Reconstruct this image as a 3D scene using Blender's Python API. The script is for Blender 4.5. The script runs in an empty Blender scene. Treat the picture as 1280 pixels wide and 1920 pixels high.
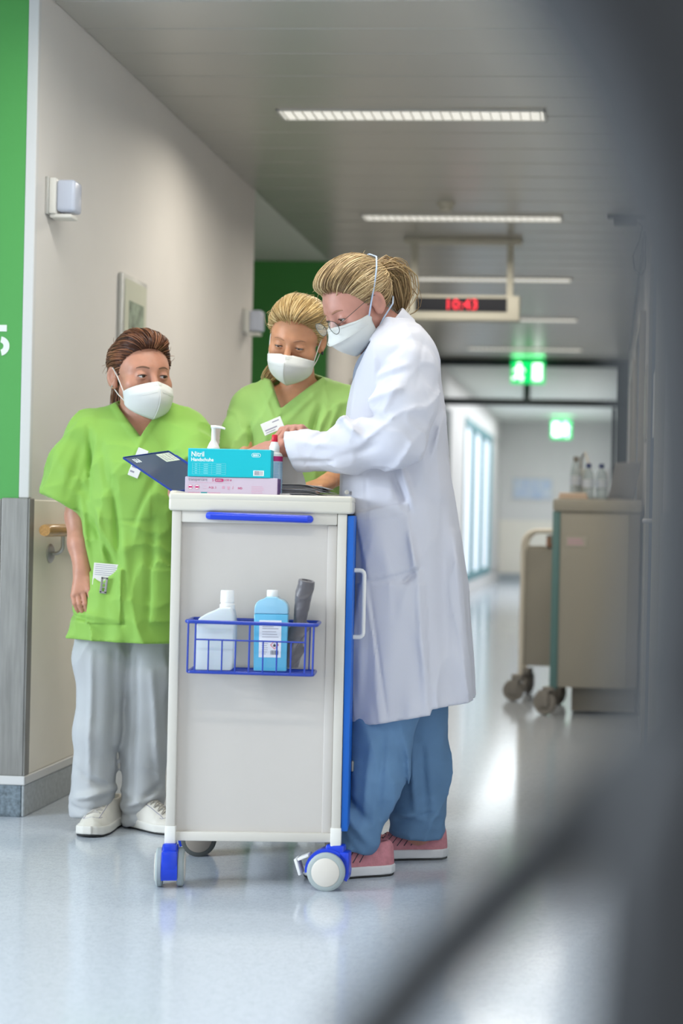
import bpy, bmesh, math, random
import numpy as np
from mathutils import Vector, Matrix, Euler

random.seed(7)
RNG = np.random.default_rng(7)
scene = bpy.context.scene
COL = scene.collection
R = math.radians

# ---------------------------------------------------------------- camera
FPX, XP, YP, ROLL, PSI, EYE = 3000.0, 932.0, 981.0, R(1.2), R(4.0), 1.0
cam_data = bpy.data.cameras.new('camera')
cam = bpy.data.objects.new('camera', cam_data)
COL.objects.link(cam)
cam_data.sensor_fit = 'VERTICAL'
cam_data.sensor_height = 36.0
cam_data.sensor_width = 24.0
cam_data.lens = FPX / 1920.0 * 36.0
cam_data.shift_x = (640.0 - XP) / 1920.0
cam_data.shift_y = (YP - 960.0) / 1920.0
cam.matrix_world = (Matrix.Translation((0, 0, EYE)) @ Matrix.Rotation(R(90), 4, 'X') @ Matrix.Rotation(ROLL, 4, 'Z'))
cam_data.clip_start = 0.02
cam_data.dof.use_dof = True
cam_data.dof.focus_distance = 4.62
cam_data.dof.aperture_fstop = 2.0
scene.camera = cam

# ---------------------------------------------------------------- light
world = bpy.data.worlds.new('daylight')
scene.world = world
world.use_nodes = True
bg = world.node_tree.nodes['Background']
bg.inputs['Color'].default_value = (0.86, 0.93, 1.0, 1)
bg.inputs['Strength'].default_value = 0.32

def area_light(name, loc, rot, sx, sy, power, color, spread=180, parent=None):
    d = bpy.data.lights.new(name, 'AREA')
    d.shape = 'RECTANGLE'; d.size = sx; d.size_y = sy; d.energy = power; d.color = color; d.spread = R(spread)
    o = bpy.data.objects.new(name, d); COL.objects.link(o)
    o.location = loc; o.rotation_euler = rot
    if parent: o.parent = parent
    return o
# tall windows of the hall on the left, and an added, unseen front fill behind the camera
area_light('window_daylight', (-5.6, 2.0, 1.9), (0, R(-62), 0), 2.2, 2.8, 225, (0.80, 0.90, 1.0), 110)
area_light('front_fill', (-2.2, -3.5, 2.2), (R(72), 0, R(-6)), 4.0, 2.2, 22, (1.0, 0.97, 0.93), 150)

# unseen top lights added under the hall ceiling, same rhythm as the corridor lamps
for ly in (4.5, 2.23):
    lx, lyy = -0.95*math.cos(PSI)+ly*math.sin(PSI), 0.95*math.sin(PSI)+ly*math.cos(PSI)
    area_light('hall_top_fill', (lx, lyy, 2.70), (0, 0, -PSI), 1.3, 0.16, 20, (1.0, 0.95, 0.86), 170)
vs = scene.view_settings
vs.view_transform = 'Standard'; vs.look = 'None'; vs.exposure = -0.03; vs.gamma = 1.0
vs.use_curve_mapping = False

# ---------------------------------------------------------------- helpers
def at(px, py, Y):
    """point of the place seen at image position (px, py), Y metres in front of the camera"""
    dx, dy = px - XP, YP - py
    c, s = math.cos(ROLL), math.sin(ROLL)
    return np.array([(dx*c - dy*s)*Y/FPX, Y, EYE + (dx*s + dy*c)*Y/FPX])

def cw(x, y, z):
    """corridor coordinates -> world"""
    c, s = math.cos(PSI), math.sin(PSI)
    return np.array([x*c + y*s, -x*s + y*c, z])

def tag(o, label, cat, group=None):
    o['label'] = label; o['category'] = cat
    if group: o['group'] = group
    return o

def empty(name, loc=(0, 0, 0), rz=0.0):
    o = bpy.data.objects.new(name, None); COL.objects.link(o)
    o.empty_display_size = 0.05
    o.location = Vector([float(v) for v in loc]); o.rotation_euler = (0, 0, rz)
    return o

def thing(name, label, cat, loc=(0, 0, 0), rz=0.0, group=None):
    return tag(empty(name, loc, rz), label, cat, group)

# ---- materials
MATS = {}
def mat(name, col, rough=0.5, metal=0.0, spec=0.5, noise=0.0, nscale=20.0, bump=0.0, bscale=60.0, emit=None, estr=0.0,
        trans=0.0, ior=1.45, sss=0.0, sheen=0.0, coat=0.0, alpha=1.0, stretch=(1, 1, 1), col2=None):
    m = bpy.data.materials.new(name); m.use_nodes = True
    nt = m.node_tree; b = nt.nodes['Principled BSDF']
    b.inputs['Base Color'].default_value = (*col, 1)
    b.inputs['Roughness'].default_value = rough
    b.inputs['Metallic'].default_value = metal
    b.inputs['Specular IOR Level'].default_value = spec
    b.inputs['Transmission Weight'].default_value = trans
    b.inputs['IOR'].default_value = ior
    b.inputs['Alpha'].default_value = alpha
    b.inputs['Coat Weight'].default_value = coat
    if sss:
        b.inputs['Subsurface Weight'].default_value = sss
        b.inputs['Subsurface Radius'].default_value = (0.012, 0.005, 0.003)
        b.inputs['Subsurface Scale'].default_value = 1.0
    if sheen: b.inputs['Sheen Weight'].default_value = sheen
    if emit:
        b.inputs['Emission Color'].default_value = (*emit, 1); b.inputs['Emission Strength'].default_value = estr
    if noise or bump:
        tc = nt.nodes.new('ShaderNodeTexCoord'); mp = nt.nodes.new('ShaderNodeMapping')
        mp.inputs['Scale'].default_value = stretch
        nt.links.new(tc.outputs['Object'], mp.inputs['Vector'])
    if noise:
        n = nt.nodes.new('ShaderNodeTexNoise'); n.inputs['Scale'].default_value = nscale; n.inputs['Detail'].default_value = 5
        nt.links.new(mp.outputs['Vector'], n.inputs['Vector'])
        r = nt.nodes.new('ShaderNodeValToRGB')
        c2 = col2 if col2 else tuple(c*(1-noise) for c in col)
        r.color_ramp.elements[0].position = 0.3; r.color_ramp.elements[1].position = 0.7
        r.color_ramp.elements[0].color = (*c2, 1); r.color_ramp.elements[1].color = (*[min(1, c*(1+noise*0.4)) for c in col], 1)
        nt.links.new(n.outputs['Fac'], r.inputs['Fac']); nt.links.new(r.outputs['Color'], b.inputs['Base Color'])
    if bump:
        n2 = nt.nodes.new('ShaderNodeTexNoise'); n2.inputs['Scale'].default_value = bscale; n2.inputs['Detail'].default_value = 4
        nt.links.new(mp.outputs['Vector'], n2.inputs['Vector'])
        bp = nt.nodes.new('ShaderNodeBump'); bp.inputs['Strength'].default_value = bump; bp.inputs['Distance'].default_value = 0.004
        nt.links.new(n2.outputs['Fac'], bp.inputs['Height']); nt.links.new(bp.outputs['Normal'], b.inputs['Normal'])
    MATS[name] = m
    return m

mat('wall', (0.715, 0.69, 0.665), 0.75, noise=0.03, nscale=3, bump=0.08, bscale=180)
mat('green_paint', (0.085, 0.36, 0.085), 0.6, bump=0.06, bscale=180)
mat('wainscot', (0.85, 0.79, 0.69), 0.5, noise=0.04, nscale=4)
mat('wainscot_grey', (0.42, 0.425, 0.41), 0.45, noise=0.05, nscale=3)
mat('skirting', (0.42, 0.45, 0.47), 0.4, noise=0.2, nscale=60)
mat('skirting_dark', (0.20, 0.25, 0.29), 0.4, noise=0.5, nscale=70)
mat('trim_white', (0.66, 0.655, 0.65), 0.5)
mat('steel', (0.50, 0.48, 0.46), 0.38, metal=0.9, noise=0.12, nscale=10, stretch=(8, 8, 0.6))
mat('steel_dull', (0.33, 0.32, 0.30), 0.45, metal=0.6, noise=0.2, nscale=10, stretch=(8, 8, 0.6))
mat('wood', (0.56, 0.29, 0.09), 0.35, noise=0.3, nscale=14, stretch=(10, 1, 10), coat=0.4)
mat('ceiling_metal', (0.455, 0.445, 0.405), 0.30, metal=0.0, spec=0.6)
mat('ceiling_plaster', (0.70, 0.72, 0.66), 0.8, bump=0.05, bscale=150)
mat('ceiling_gap', (0.25, 0.25, 0.24), 0.8)
mat('lamp_housing', (0.6, 0.6, 0.58), 0.5)
mat('lamp_glow', (0.9, 0.9, 0.85), 0.5, emit=(1.0, 0.97, 0.88), estr=0.6)
mat('louver', (0.62, 0.61, 0.57), 0.4, metal=0.3)
mat('anthracite', (0.022, 0.032, 0.040), 0.5)
mat('glass', (0.92, 0.96, 0.96), 0.05, trans=0.0, alpha=0.12)
mat('window_light', (0.9, 0.93, 1.0), 0.4, emit=(0.85, 0.92, 1.0), estr=0.6)
mat('teal_frame', (0.12, 0.26, 0.28), 0.5)
mat('sign_green', (0.0, 0.42, 0.12), 0.5, emit=(0.0, 0.75, 0.16), estr=1.0)
mat('sign_white', (0.9, 1, 0.92), 0.5, emit=(0.85, 1.0, 0.90), estr=2.6)
mat('clock_black', (0.012, 0.013, 0.020), 0.3)
mat('clock_red', (0.8, 0.02, 0.04), 0.5, emit=(1.0, 0.03, 0.06), estr=1.0)
mat('housing_cream', (0.60, 0.58, 0.50), 0.5)
mat('door_blue', (0.035, 0.075, 0.16), 0.5, noise=0.08, nscale=5)
mat('frame_beige', (0.45, 0.42, 0.36), 0.5)
mat('picture_pale', (0.55, 0.56, 0.46), 0.6)
mat('picture_green', (0.30, 0.36, 0.28), 0.6, noise=0.5, nscale=22)
mat('picture_orange', (0.68, 0.38, 0.12), 0.6, noise=0.3, nscale=20)
mat('aluminium', (0.55, 0.55, 0.53), 0.4, metal=0.5)
mat('plastic_white', (0.78, 0.77, 0.73), 0.4)
mat('lens_blue', (0.58, 0.62, 0.74), 0.25)
mat('digit_white', (0.78, 0.82, 0.78), 0.6)
mat('black_plastic', (0.018, 0.018, 0.020), 0.45)
mat('poster_blue', (0.36, 0.45, 0.62), 0.6, noise=0.4, nscale=6, col2=(0.66, 0.69, 0.72))
# main cart
mat('cart_white', (0.63, 0.60, 0.545), 0.38, noise=0.02, nscale=3)
mat('cart_panel', (0.575, 0.54, 0.505), 0.36, noise=0.03, nscale=3)
mat('cart_top', (0.65, 0.62, 0.545), 0.35)
mat('cart_blue', (0.003, 0.115, 0.52), 0.4)
mat('blue_plastic', (0.006, 0.045, 0.60), 0.32, coat=0.3)
mat('wire_blue', (0.008, 0.040, 0.36), 0.35, coat=0.3)
mat('tyre_grey', (0.36, 0.41, 0.41), 0.55)
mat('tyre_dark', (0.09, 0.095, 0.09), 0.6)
mat('hub_cream', (0.66, 0.62, 0.56), 0.45)
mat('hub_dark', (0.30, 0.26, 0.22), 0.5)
mat('chrome', (0.6, 0.6, 0.6), 0.2, metal=1.0)
mat('box_teal', (0.0, 0.50, 0.60), 0.45)
mat('box_pink', (0.62, 0.52, 0.64), 0.5)
mat('box_edge', (0.16, 0.07, 0.26), 0.5)
mat('print_white', (0.85, 0.92, 0.92), 0.5)
mat('print_teal_light', (0.22, 0.66, 0.72), 0.5)
mat('print_pink', (0.60, 0.03, 0.20), 0.5)
mat('print_pink_pale', (0.66, 0.36, 0.50), 0.5)
mat('print_grey', (0.30, 0.29, 0.36), 0.5)
mat('print_dark', (0.05, 0.05, 0.06), 0.5)
mat('print_teal', (0.02, 0.30, 0.36), 0.5)
mat('print_blue', (0.25, 0.45, 0.68), 0.5)
mat('hazard_red', (0.75, 0.03, 0.08), 0.5)
mat('bottle_clear', (0.66, 0.73, 0.78), 0.28, sss=0.3, alpha=0.9)
mat('bottle_blue', (0.105, 0.44, 0.68), 0.2, coat=0.4)
mat('bottle_blue_pale', (0.26, 0.52, 0.70), 0.2, coat=0.4)
mat('cap_white', (0.80, 0.80, 0.80), 0.4)
mat('cap_red', (0.66, 0.008, 0.035), 0.35)
mat('label_paper', (0.74, 0.76, 0.82), 0.5)
mat('label_lightblue', (0.50, 0.66, 0.82), 0.45)
mat('bag_grey', (0.105, 0.098, 0.108), 0.38, bump=0.5, bscale=26, sheen=0.2)
mat('paper', (0.74, 0.72, 0.70), 0.7)
mat('paper_grey', (0.62, 0.63, 0.70), 0.7)
mat('clipboard_blue', (0.030, 0.055, 0.11), 0.35, coat=0.3)
mat('clipboard_edge', (0.012, 0.040, 0.26), 0.4)
mat('sticker', (0.55, 0.63, 0.52), 0.6)
# right carts
mat('cart_tan', (0.36, 0.335, 0.285), 0.45)
mat('cart_tan_dark', (0.24, 0.22, 0.19), 0.5)
mat('cart_teal', (0.115, 0.225, 0.225), 0.45)
mat('towel_peach', (0.70, 0.55, 0.44), 0.9, bump=0.4, bscale=90)
mat('orange_box', (0.42, 0.21, 0.13), 0.6)
mat('pet_clear', (0.45, 0.53, 0.56), 0.1, alpha=0.55)
mat('cap_blue', (0.02, 0.035, 0.16), 0.4)
mat('laptop_grey', (0.20, 0.195, 0.20), 0.45)
mat('wheel_grey', (0.26, 0.24, 0.22), 0.5)
# people
mat('skin_warm', (0.53, 0.255, 0.17), 0.45, noise=0.10, nscale=35, sss=0.15, bump=0.06, bscale=260)
mat('skin_tan', (0.60, 0.285, 0.155), 0.42, noise=0.10, nscale=35, sss=0.15, bump=0.06, bscale=260)
mat('skin_rosy', (0.53, 0.255, 0.195), 0.45, noise=0.10, nscale=35, sss=0.15, bump=0.06, bscale=260)
mat('eye_white', (0.74, 0.70, 0.68), 0.2)
mat('iris_brown', (0.05, 0.028, 0.018), 0.15)
mat('lash', (0.035, 0.018, 0.012), 0.6)
mat('brow_brown', (0.17, 0.085, 0.05), 0.7)
mat('brow_fair', (0.34, 0.17, 0.10), 0.7)
mat('scrub_green', (0.25, 0.475, 0.075), 0.68, noise=0.05, nscale=5, bump=0.10, bscale=420, sheen=0.15)
mat('scrub_green_pale', (0.285, 0.48, 0.12), 0.68, noise=0.05, nscale=5, bump=0.10, bscale=420, sheen=0.15)
mat('trousers_grey', (0.47, 0.485, 0.50), 0.75, noise=0.05, nscale=5, bump=0.10, bscale=420)
mat('coat_white', (0.565, 0.57, 0.64), 0.65, noise=0.02, nscale=5, bump=0.06, bscale=420, sheen=0.1)
mat('trousers_blue', (0.125, 0.245, 0.42), 0.72, noise=0.12, nscale=7, bump=0.12, bscale=380)
mat('shirt_slate', (0.22, 0.25, 0.33), 0.7)
mat('mask_white', (0.68, 0.69, 0.665), 0.7, bump=0.06, bscale=500)
mat('strap_white', (0.78, 0.78, 0.74), 0.6)
mat('strap_blue', (0.45, 0.56, 0.74), 0.6)
mat('shoe_white', (0.66, 0.63, 0.57), 0.5, noise=0.06, nscale=20)
mat('sole_white', (0.70, 0.68, 0.63), 0.55)
mat('sole_black', (0.03, 0.03, 0.03), 0.7)
mat('lace_grey', (0.40, 0.38, 0.35), 0.7)
mat('shoe_pink', (0.55, 0.215, 0.25), 0.7, noise=0.15, nscale=60, bump=0.3, bscale=200)
mat('shoe_stripe', (0.055, 0.04, 0.06), 0.6)
mat('shoe_sole_pale', (0.66, 0.66, 0.68), 0.5)
mat('rim_metal', (0.10, 0.095, 0.085), 0.3, metal=0.7)
mat('spectacle_glass', (0.9, 0.92, 0.92), 0.02, alpha=0.10)
mat('badge_white', (0.78, 0.78, 0.76), 0.35)
mat('equipment_dark', (0.044, 0.045, 0.049), 0.6)

def hair_mat(name, a, b, c):
    m = bpy.data.materials.new(name); m.use_nodes = True
    nt = m.node_tree; bs = nt.nodes['Principled BSDF']
    at_ = nt.nodes.new('ShaderNodeAttribute'); at_.attribute_name = 'strand'
    r = nt.nodes.new('ShaderNodeValToRGB')
    r.color_ramp.elements[0].color = (*a, 1); r.color_ramp.elements[1].color = (*c, 1)
    e = r.color_ramp.elements.new(0.5); e.color = (*b, 1)
    nt.links.new(at_.outputs['Fac'], r.inputs['Fac']); nt.links.new(r.outputs['Color'], bs.inputs['Base Color'])
    bs.inputs['Roughness'].default_value = 0.42; bs.inputs['Specular IOR Level'].default_value = 0.45
    MATS[name] = m
hair_mat('hair_auburn', (0.030, 0.010, 0.006), (0.14, 0.048, 0.020), (0.36, 0.15, 0.07))
hair_mat('hair_blonde', (0.27, 0.16, 0.055), (0.56, 0.385, 0.165), (0.82, 0.65, 0.36))
hair_mat('hair_dark_blonde', (0.14, 0.080, 0.035), (0.40, 0.27, 0.125), (0.70, 0.53, 0.30))

# floor: speckled linoleum
def floor_mat():
    m = bpy.data.materials.new('linoleum'); m.use_nodes = True
    nt = m.node_tree; b = nt.nodes['Principled BSDF']
    tc = nt.nodes.new('ShaderNodeTexCoord')
    v = nt.nodes.new('ShaderNodeTexVoronoi'); v.inputs['Scale'].default_value = 220
    n = nt.nodes.new('ShaderNodeTexNoise'); n.inputs['Scale'].default_value = 45; n.inputs['Detail'].default_value = 6
    nt.links.new(tc.outputs['Object'], v.inputs['Vector']); nt.links.new(tc.outputs['Object'], n.inputs['Vector'])
    mx = nt.nodes.new('ShaderNodeMix'); mx.data_type = 'FLOAT'; mx.inputs[0].default_value = 0.55
    nt.links.new(v.outputs['Color'], mx.inputs[2]); nt.links.new(n.outputs['Fac'], mx.inputs[3])
    r = nt.nodes.new('ShaderNodeValToRGB')
    r.color_ramp.elements[0].position = 0.28; r.color_ramp.elements[0].color = (0.45, 0.495, 0.56, 1)
    r.color_ramp.elements[1].position = 0.6; r.color_ramp.elements[1].color = (0.535, 0.58, 0.65, 1)
    nt.links.new(mx.outputs[0], r.inputs['Fac']); nt.links.new(r.outputs['Color'], b.inputs['Base Color'])
    b.inputs['Roughness'].default_value = 0.13
    b.inputs['Specular IOR Level'].default_value = 0.5
    n3 = nt.nodes.new('ShaderNodeTexNoise'); n3.inputs['Scale'].default_value = 5
    nt.links.new(tc.outputs['Object'], n3.inputs['Vector'])
    bp = nt.nodes.new('ShaderNodeBump'); bp.inputs['Strength'].default_value = 0.10; bp.inputs['Distance'].default_value = 0.004
    nt.links.new(n3.outputs['Fac'], bp.inputs['Height']); nt.links.new(bp.outputs['Normal'], b.inputs['Normal'])
    MATS['linoleum'] = m
floor_mat()

# ---- mesh building
class MB:
    """collects shapes into one mesh"""
    def __init__(self): self.v = []; self.f = []
    def add(self, verts, faces):
        o = len(self.v)
        self.v += [tuple(float(c) for c in v) for v in verts]
        self.f += [tuple(i + o for i in f) for f in faces]
        return self
    def box(self, x0, x1, y0, y1, z0, z1, bev=0.0, seg=2, M=None):
        if bev > 0:
            bm = bmesh.new()
            bmesh.ops.create_cube(bm, size=1.0)
            for v in bm.verts:
                v.co = Vector(((x0+x1)/2 + v.co.x*(x1-x0), (y0+y1)/2 + v.co.y*(y1-y0), (z0+z1)/2 + v.co.z*(z1-z0)))
            bmesh.ops.bevel(bm, geom=bm.edges[:], offset=bev, segments=seg, affect='EDGES', profile=0.5)
            bm.verts.index_update()
            vs_ = [v.co.copy() for v in bm.verts]; fs = [[v.index for v in f.verts] for f in bm.faces]
            bm.free()
        else:
            vs_ = [Vector((x, y, z)) for x in (x0, x1) for y in (y0, y1) for z in (z0, z1)]
            fs = [(0,1,3,2), (4,6,7,5), (0,4,5,1), (2,3,7,6), (0,2,6,4), (1,5,7,3)]
        if M is not None: vs_ = [M @ v for v in vs_]
        return self.add(vs_, fs)
    def tube(self, pts, r, n=10, closed=False, caps=True, flat=1.0):
        P = [Vector([float(c) for c in p]) for p in pts]
        rs = r if isinstance(r, (list, tuple, np.ndarray)) else [r]*len(P)
        m = len(P); rings = []
        up = None
        for i in range(m):
            if closed: t = P[(i+1) % m] - P[i-1]
            else: t = P[min(i+1, m-1)] - P[max(i-1, 0)]
            t.normalize()
            if up is None:
                up = Vector((0, 0, 1)) if abs(t.z) < 0.9 else Vector((0, 1, 0))
            a = t.cross(up)
            if a.length < 1e-6: a = t.orthogonal()
            a.normalize(); b = a.cross(t).normalized(); up = b
            rings.append([P[i] + a*(rs[i]*math.cos(2*math.pi*k/n)) + b*(flat*rs[i]*math.sin(2*math.pi*k/n)) for k in range(n)])
        vs_ = [v for rg in rings for v in rg]; fs = []
        for i in range(m if closed else m-1):
            j = (i+1) % m
            for k in range(n):
                fs.append((i*n+k, i*n+(k+1) % n, j*n+(k+1) % n, j*n+k))
        if caps and not closed:
            fs.append(tuple(reversed(range(n)))); fs.append(tuple((m-1)*n+k for k in range(n)))
        return self.add(vs_, fs)
    def cyl(self, p0, p1, r, n=20): return self.tube([p0, p1], r, n)
    def lathe(self, prof, axis=(0, 0, 1), org=(0, 0, 0), n=28, sx=1.0, sy=1.0):
        q = Vector((0, 0, 1)).rotation_difference(Vector(axis))
        vs_ = []; fs = []; o = Vector([float(c) for c in org])
        for (r, z) in prof:
            for k in range(n):
                a = 2*math.pi*k/n
                vs_.append(q @ Vector((r*sx*math.cos(a), r*sy*math.sin(a), z)) + o)
        for i in range(len(prof)-1):
            for k in range(n):
                fs.append((i*n+k, i*n+(k+1) % n, (i+1)*n+(k+1) % n, (i+1)*n+k))
        fs.append(tuple(reversed(range(n)))); fs.append(tuple((len(prof)-1)*n+k for k in range(n)))
        return self.add(vs_, fs)
    def prism(self, poly, y0, y1):
        """outline in x,z extruded along y"""
        n = len(poly)
        vs_ = [(x, y0, z) for x, z in poly] + [(x, y1, z) for x, z in poly]
        fs = [tuple(range(n)), tuple(reversed(range(n, 2*n)))] + [(i, i+n, (i+1) % n + n, (i+1) % n) for i in range(n)]
        return self.add(vs_, fs)
    def build(self, name, m, parent=None, smooth=False, M=None, sharp=0.6):
        me = bpy.data.meshes.new(name)
        me.from_pydata(self.v, [], self.f)
        if M is not None: me.transform(M)
        bm = bmesh.new(); bm.from_mesh(me); bmesh.ops.recalc_face_normals(bm, faces=bm.faces[:]); bm.to_mesh(me); bm.free()
        me.materials.append(MATS[m])
        if smooth:
            me.shade_smooth()
            try: me.set_sharp_from_angle(angle=sharp)
            except Exception: pass
        o = bpy.data.objects.new(name, me); COL.objects.link(o)
        if parent: o.parent = parent
        return o

def text_part(txt, size, m, parent, M, name='lettering', extrude=0.0003, align='LEFT', bold=0.0, sx=1.0):
    cu = bpy.data.curves.new(name, 'FONT')
    cu.body = txt; cu.size = size; cu.extrude = extrude; cu.align_x = align; cu.offset = bold; cu.resolution_u = 2
    t = bpy.data.objects.new(name, cu); COL.objects.link(t)
    dg = bpy.context.evaluated_depsgraph_get(); dg.update()
    me = bpy.data.meshes.new_from_object(t.evaluated_get(dg))
    bpy.data.objects.remove(t); bpy.data.curves.remove(cu)
    me.transform(M @ Matrix.Diagonal((sx, 1, 1, 1)))
    me.materials.clear(); me.materials.append(MATS[m])
    o = bpy.data.objects.new(name, me); COL.objects.link(o); o.parent = parent
    return o

FACE_CAM = Matrix.Rotation(R(90), 4, 'X')      # text standing upright and facing -Y

def arc(c, r, a0, a1, n=8, plane='xz'):
    out = []
    for i in range(n+1):
        a = R(a0 + (a1-a0)*i/n)
        if plane == 'xz': out.append((c[0]+r*math.cos(a), c[1], c[2]+r*math.sin(a)))
        elif plane == 'xy': out.append((c[0]+r*math.cos(a), c[1]+r*math.sin(a), c[2]))
        else: out.append((c[0], c[1]+r*math.cos(a), c[2]+r*math.sin(a)))
    return out

def copy_tree(o, parent=None):
    c = o.copy(); COL.objects.link(c); c.parent = parent
    for ch in list(o.children): copy_tree(ch, c)
    return c
# ================================================================= the setting (corridor coordinates, turned by -PSI)
LX, RX, CH = -1.911, 0.19, 2.735
Y_CORNER, Y_END, Y_GREEN, Y_DOOR, Y_FAR = 5.156, 8.38, 10.63, 16.87, 27.9
def struct(name, mb, m, parent=None, smooth=False):
    o = mb.build(name, m, parent, smooth)
    if parent is None:
        o.rotation_euler.z = -PSI; o['kind'] = 'structure'
    return o

floor = struct('floor', MB().box(-9, RX+0.1, -7, Y_FAR+0.1, -0.06, 0), 'linoleum')
ceiling = struct('ceiling', MB().box(LX-0.05, RX+0.1, 5.0, Y_DOOR, CH+0.022, CH+0.12), 'ceiling_gap')
hall_ceiling = struct('ceiling_hall', MB().box(-9, RX+0.1, -7, 5.0, CH, CH+0.12), 'ceiling_plaster')
struct('ceiling_recess', MB().box(-4.2, LX-0.002, Y_END-0.02, Y_GREEN+0.1, CH+0.002, CH+0.12), 'ceiling_plaster')
struct('ceiling_far', MB().box(LX-0.05, RX+0.1, Y_DOOR, Y_FAR+0.1, CH+0.03, CH+0.12), 'ceiling_plaster')
pm = None
yy = 5.0
while yy < Y_DOOR - 0.1:
    if pm is None:
        p0 = MB().box(LX, RX, 0.0, 0.292, CH, CH+0.02, bev=0.004, seg=1).build('plank', 'ceiling_metal', ceiling)
        pm = p0.data; p0.location = (0, yy, 0)
    else:
        p = bpy.data.objects.new('plank', pm); COL.objects.link(p); p.parent = ceiling; p.location = (0, yy, 0)
    yy += 0.3

# walls
struct('wall_left', MB().box(LX-0.15, LX, Y_CORNER+0.002, Y_END, 0, CH+0.05), 'wall')
struct('wall_front_left', MB().box(-9, LX-0.001, Y_CORNER, Y_CORNER+0.15, 0, CH+0.05), 'wall')
gp = struct('trim_1', MB().box(-9, LX-0.032, Y_CORNER-0.004, Y_CORNER, 1.046, CH), 'green_paint')
struct('wall_recess_back', MB().box(-4.2, LX+0.01, Y_GREEN+0.004, Y_GREEN+0.15, 0, CH+0.05), 'wall')
struct('trim_2', MB().box(-4.2, LX+0.0, Y_GREEN, Y_GREEN+0.004, 0.1, CH-0.002), 'green_paint')
struct('wall_recess_side', MB().box(-4.3, -4.2, Y_END-0.15, Y_GREEN+0.15, 0, CH+0.05), 'wall')
struct('wall_recess_front', MB().box(-4.2, LX-0.15, Y_END-0.15, Y_END, 0, CH+0.05), 'wall')
struct('wall_left_far', MB().box(LX-0.14, LX, Y_GREEN+0.15, Y_DOOR+4.0, 0, CH+0.1), 'wall')
struct('wall_right', MB().box(RX, RX+0.15, -7, Y_FAR, 0, CH+0.1), 'wall')
struct('wall_far', MB().box(LX-1.2, RX+0.15, Y_FAR, Y_FAR+0.15, 0, CH+0.1), 'wall')
struct('wall_left_glazed', MB().box(LX-0.14, LX, Y_DOOR+4.0, Y_FAR, 0, 0.25).box(LX-0.14, LX, Y_DOOR+4.0, Y_FAR, 2.35, CH+0.1)
       .box(LX-0.14, LX, Y_FAR-2.2, Y_FAR, 0.2, 2.4), 'wall')

# wainscot, skirting, corner guard
struct('trim_3', MB().box(LX, LX+0.008, Y_CORNER+0.03, Y_END, 0.135, 1.046, bev=0.003, seg=1), 'wainscot')
struct('trim_4', MB().box(-9, LX-0.09, Y_CORNER-0.010, Y_CORNER-0.001, 0.135, 1.046, bev=0.003, seg=1), 'wainscot_grey')
struct('trim_5', MB().box(LX, LX+0.008, Y_GREEN+0.15, Y_DOOR, 0.135, 1.046), 'wainscot')
struct('trim_6', MB().box(LX-1, RX, Y_FAR-0.01, Y_FAR-0.001, 0.135, 1.06), 'wainscot')
struct('trim_7', MB().box(RX-0.008, RX, 4.2, 16.8, 0.135, 1.046), 'wainscot_grey')
struct('baseboard_left', MB().box(LX, LX+0.010, Y_CORNER-0.010, Y_END, 0.0, 0.105, bev=0.003, seg=1), 'skirting')
struct('baseboard_front_left', MB().box(-9, LX+0.0, Y_CORNER-0.012, Y_CORNER-0.002, 0.0, 0.105, bev=0.003, seg=1), 'skirting_dark')
struct('baseboard_far', MB().box(LX, RX, Y_FAR-0.02, Y_FAR-0.01, 0.0, 0.13), 'skirting')
struct('baseboard_left_far', MB().box(LX, LX+0.01, Y_GREEN+0.15, Y_DOOR, 0.0, 0.105), 'skirting')
struct('baseboard_right', MB().box(RX-0.01, RX, 4.2, 16.8, 0.0, 0.105), 'skirting')
struct('trim_8', MB().box(LX, LX+0.013, Y_CORNER-0.013, Y_END, 0.105, 0.135, bev=0.003, seg=1), 'trim_white')
struct('trim_9', MB().box(-9, LX+0.013, Y_CORNER-0.016, Y_CORNER-0.002, 0.105, 0.135, bev=0.003, seg=1), 'trim_white')
struct('trim_10', MB().box(LX-0.085, LX+0.010, Y_CORNER-0.014, Y_CORNER-0.001, 0.135, 1.05, bev=0.003, seg=2)
       .box(LX-0.001, LX+0.011, Y_CORNER-0.014, Y_CORNER+0.028, 0.135, 1.05, bev=0.003, seg=2), 'steel_dull')
struct('trim_11', MB().box(LX-0.032, LX+0.004, Y_CORNER-0.006, Y_CORNER+0.02, 1.05, CH, bev=0.004, seg=2), 'trim_white')

# room number on the green wall: a stencil five
num = thing('room_number', 'white stencil digit five on the green wall at the left edge', 'number', cw(-2.016, Y_CORNER-0.004, 1.52), -PSI)
def stencil5(s):
    mb = MB()
    mb.box(-0.20*s, 0.22*s, -0.002, 0, 0.78*s, 1.0*s, bev=0.0008*1, seg=1)
    mb.box(-0.28*s, -0.06*s, -0.002, 0, 0.42*s, 0.72*s)
    def ring(a0, a1):
        o = [(0.32*s*math.cos(R(a)), 0.32*s*math.sin(R(a))+0.30*s) for a in np.linspace(a0, a1, 12)]
        i = [(0.12*s*math.cos(R(a)), 0.12*s*math.sin(R(a))+0.30*s) for a in np.linspace(a1, a0, 12)]
        mb.prism(o+i, -0.002, 0)
    ring(-78, 82); ring(-165, -98)
    return mb
stencil5(0.100).build('digit', 'digit_white', num)

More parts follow.
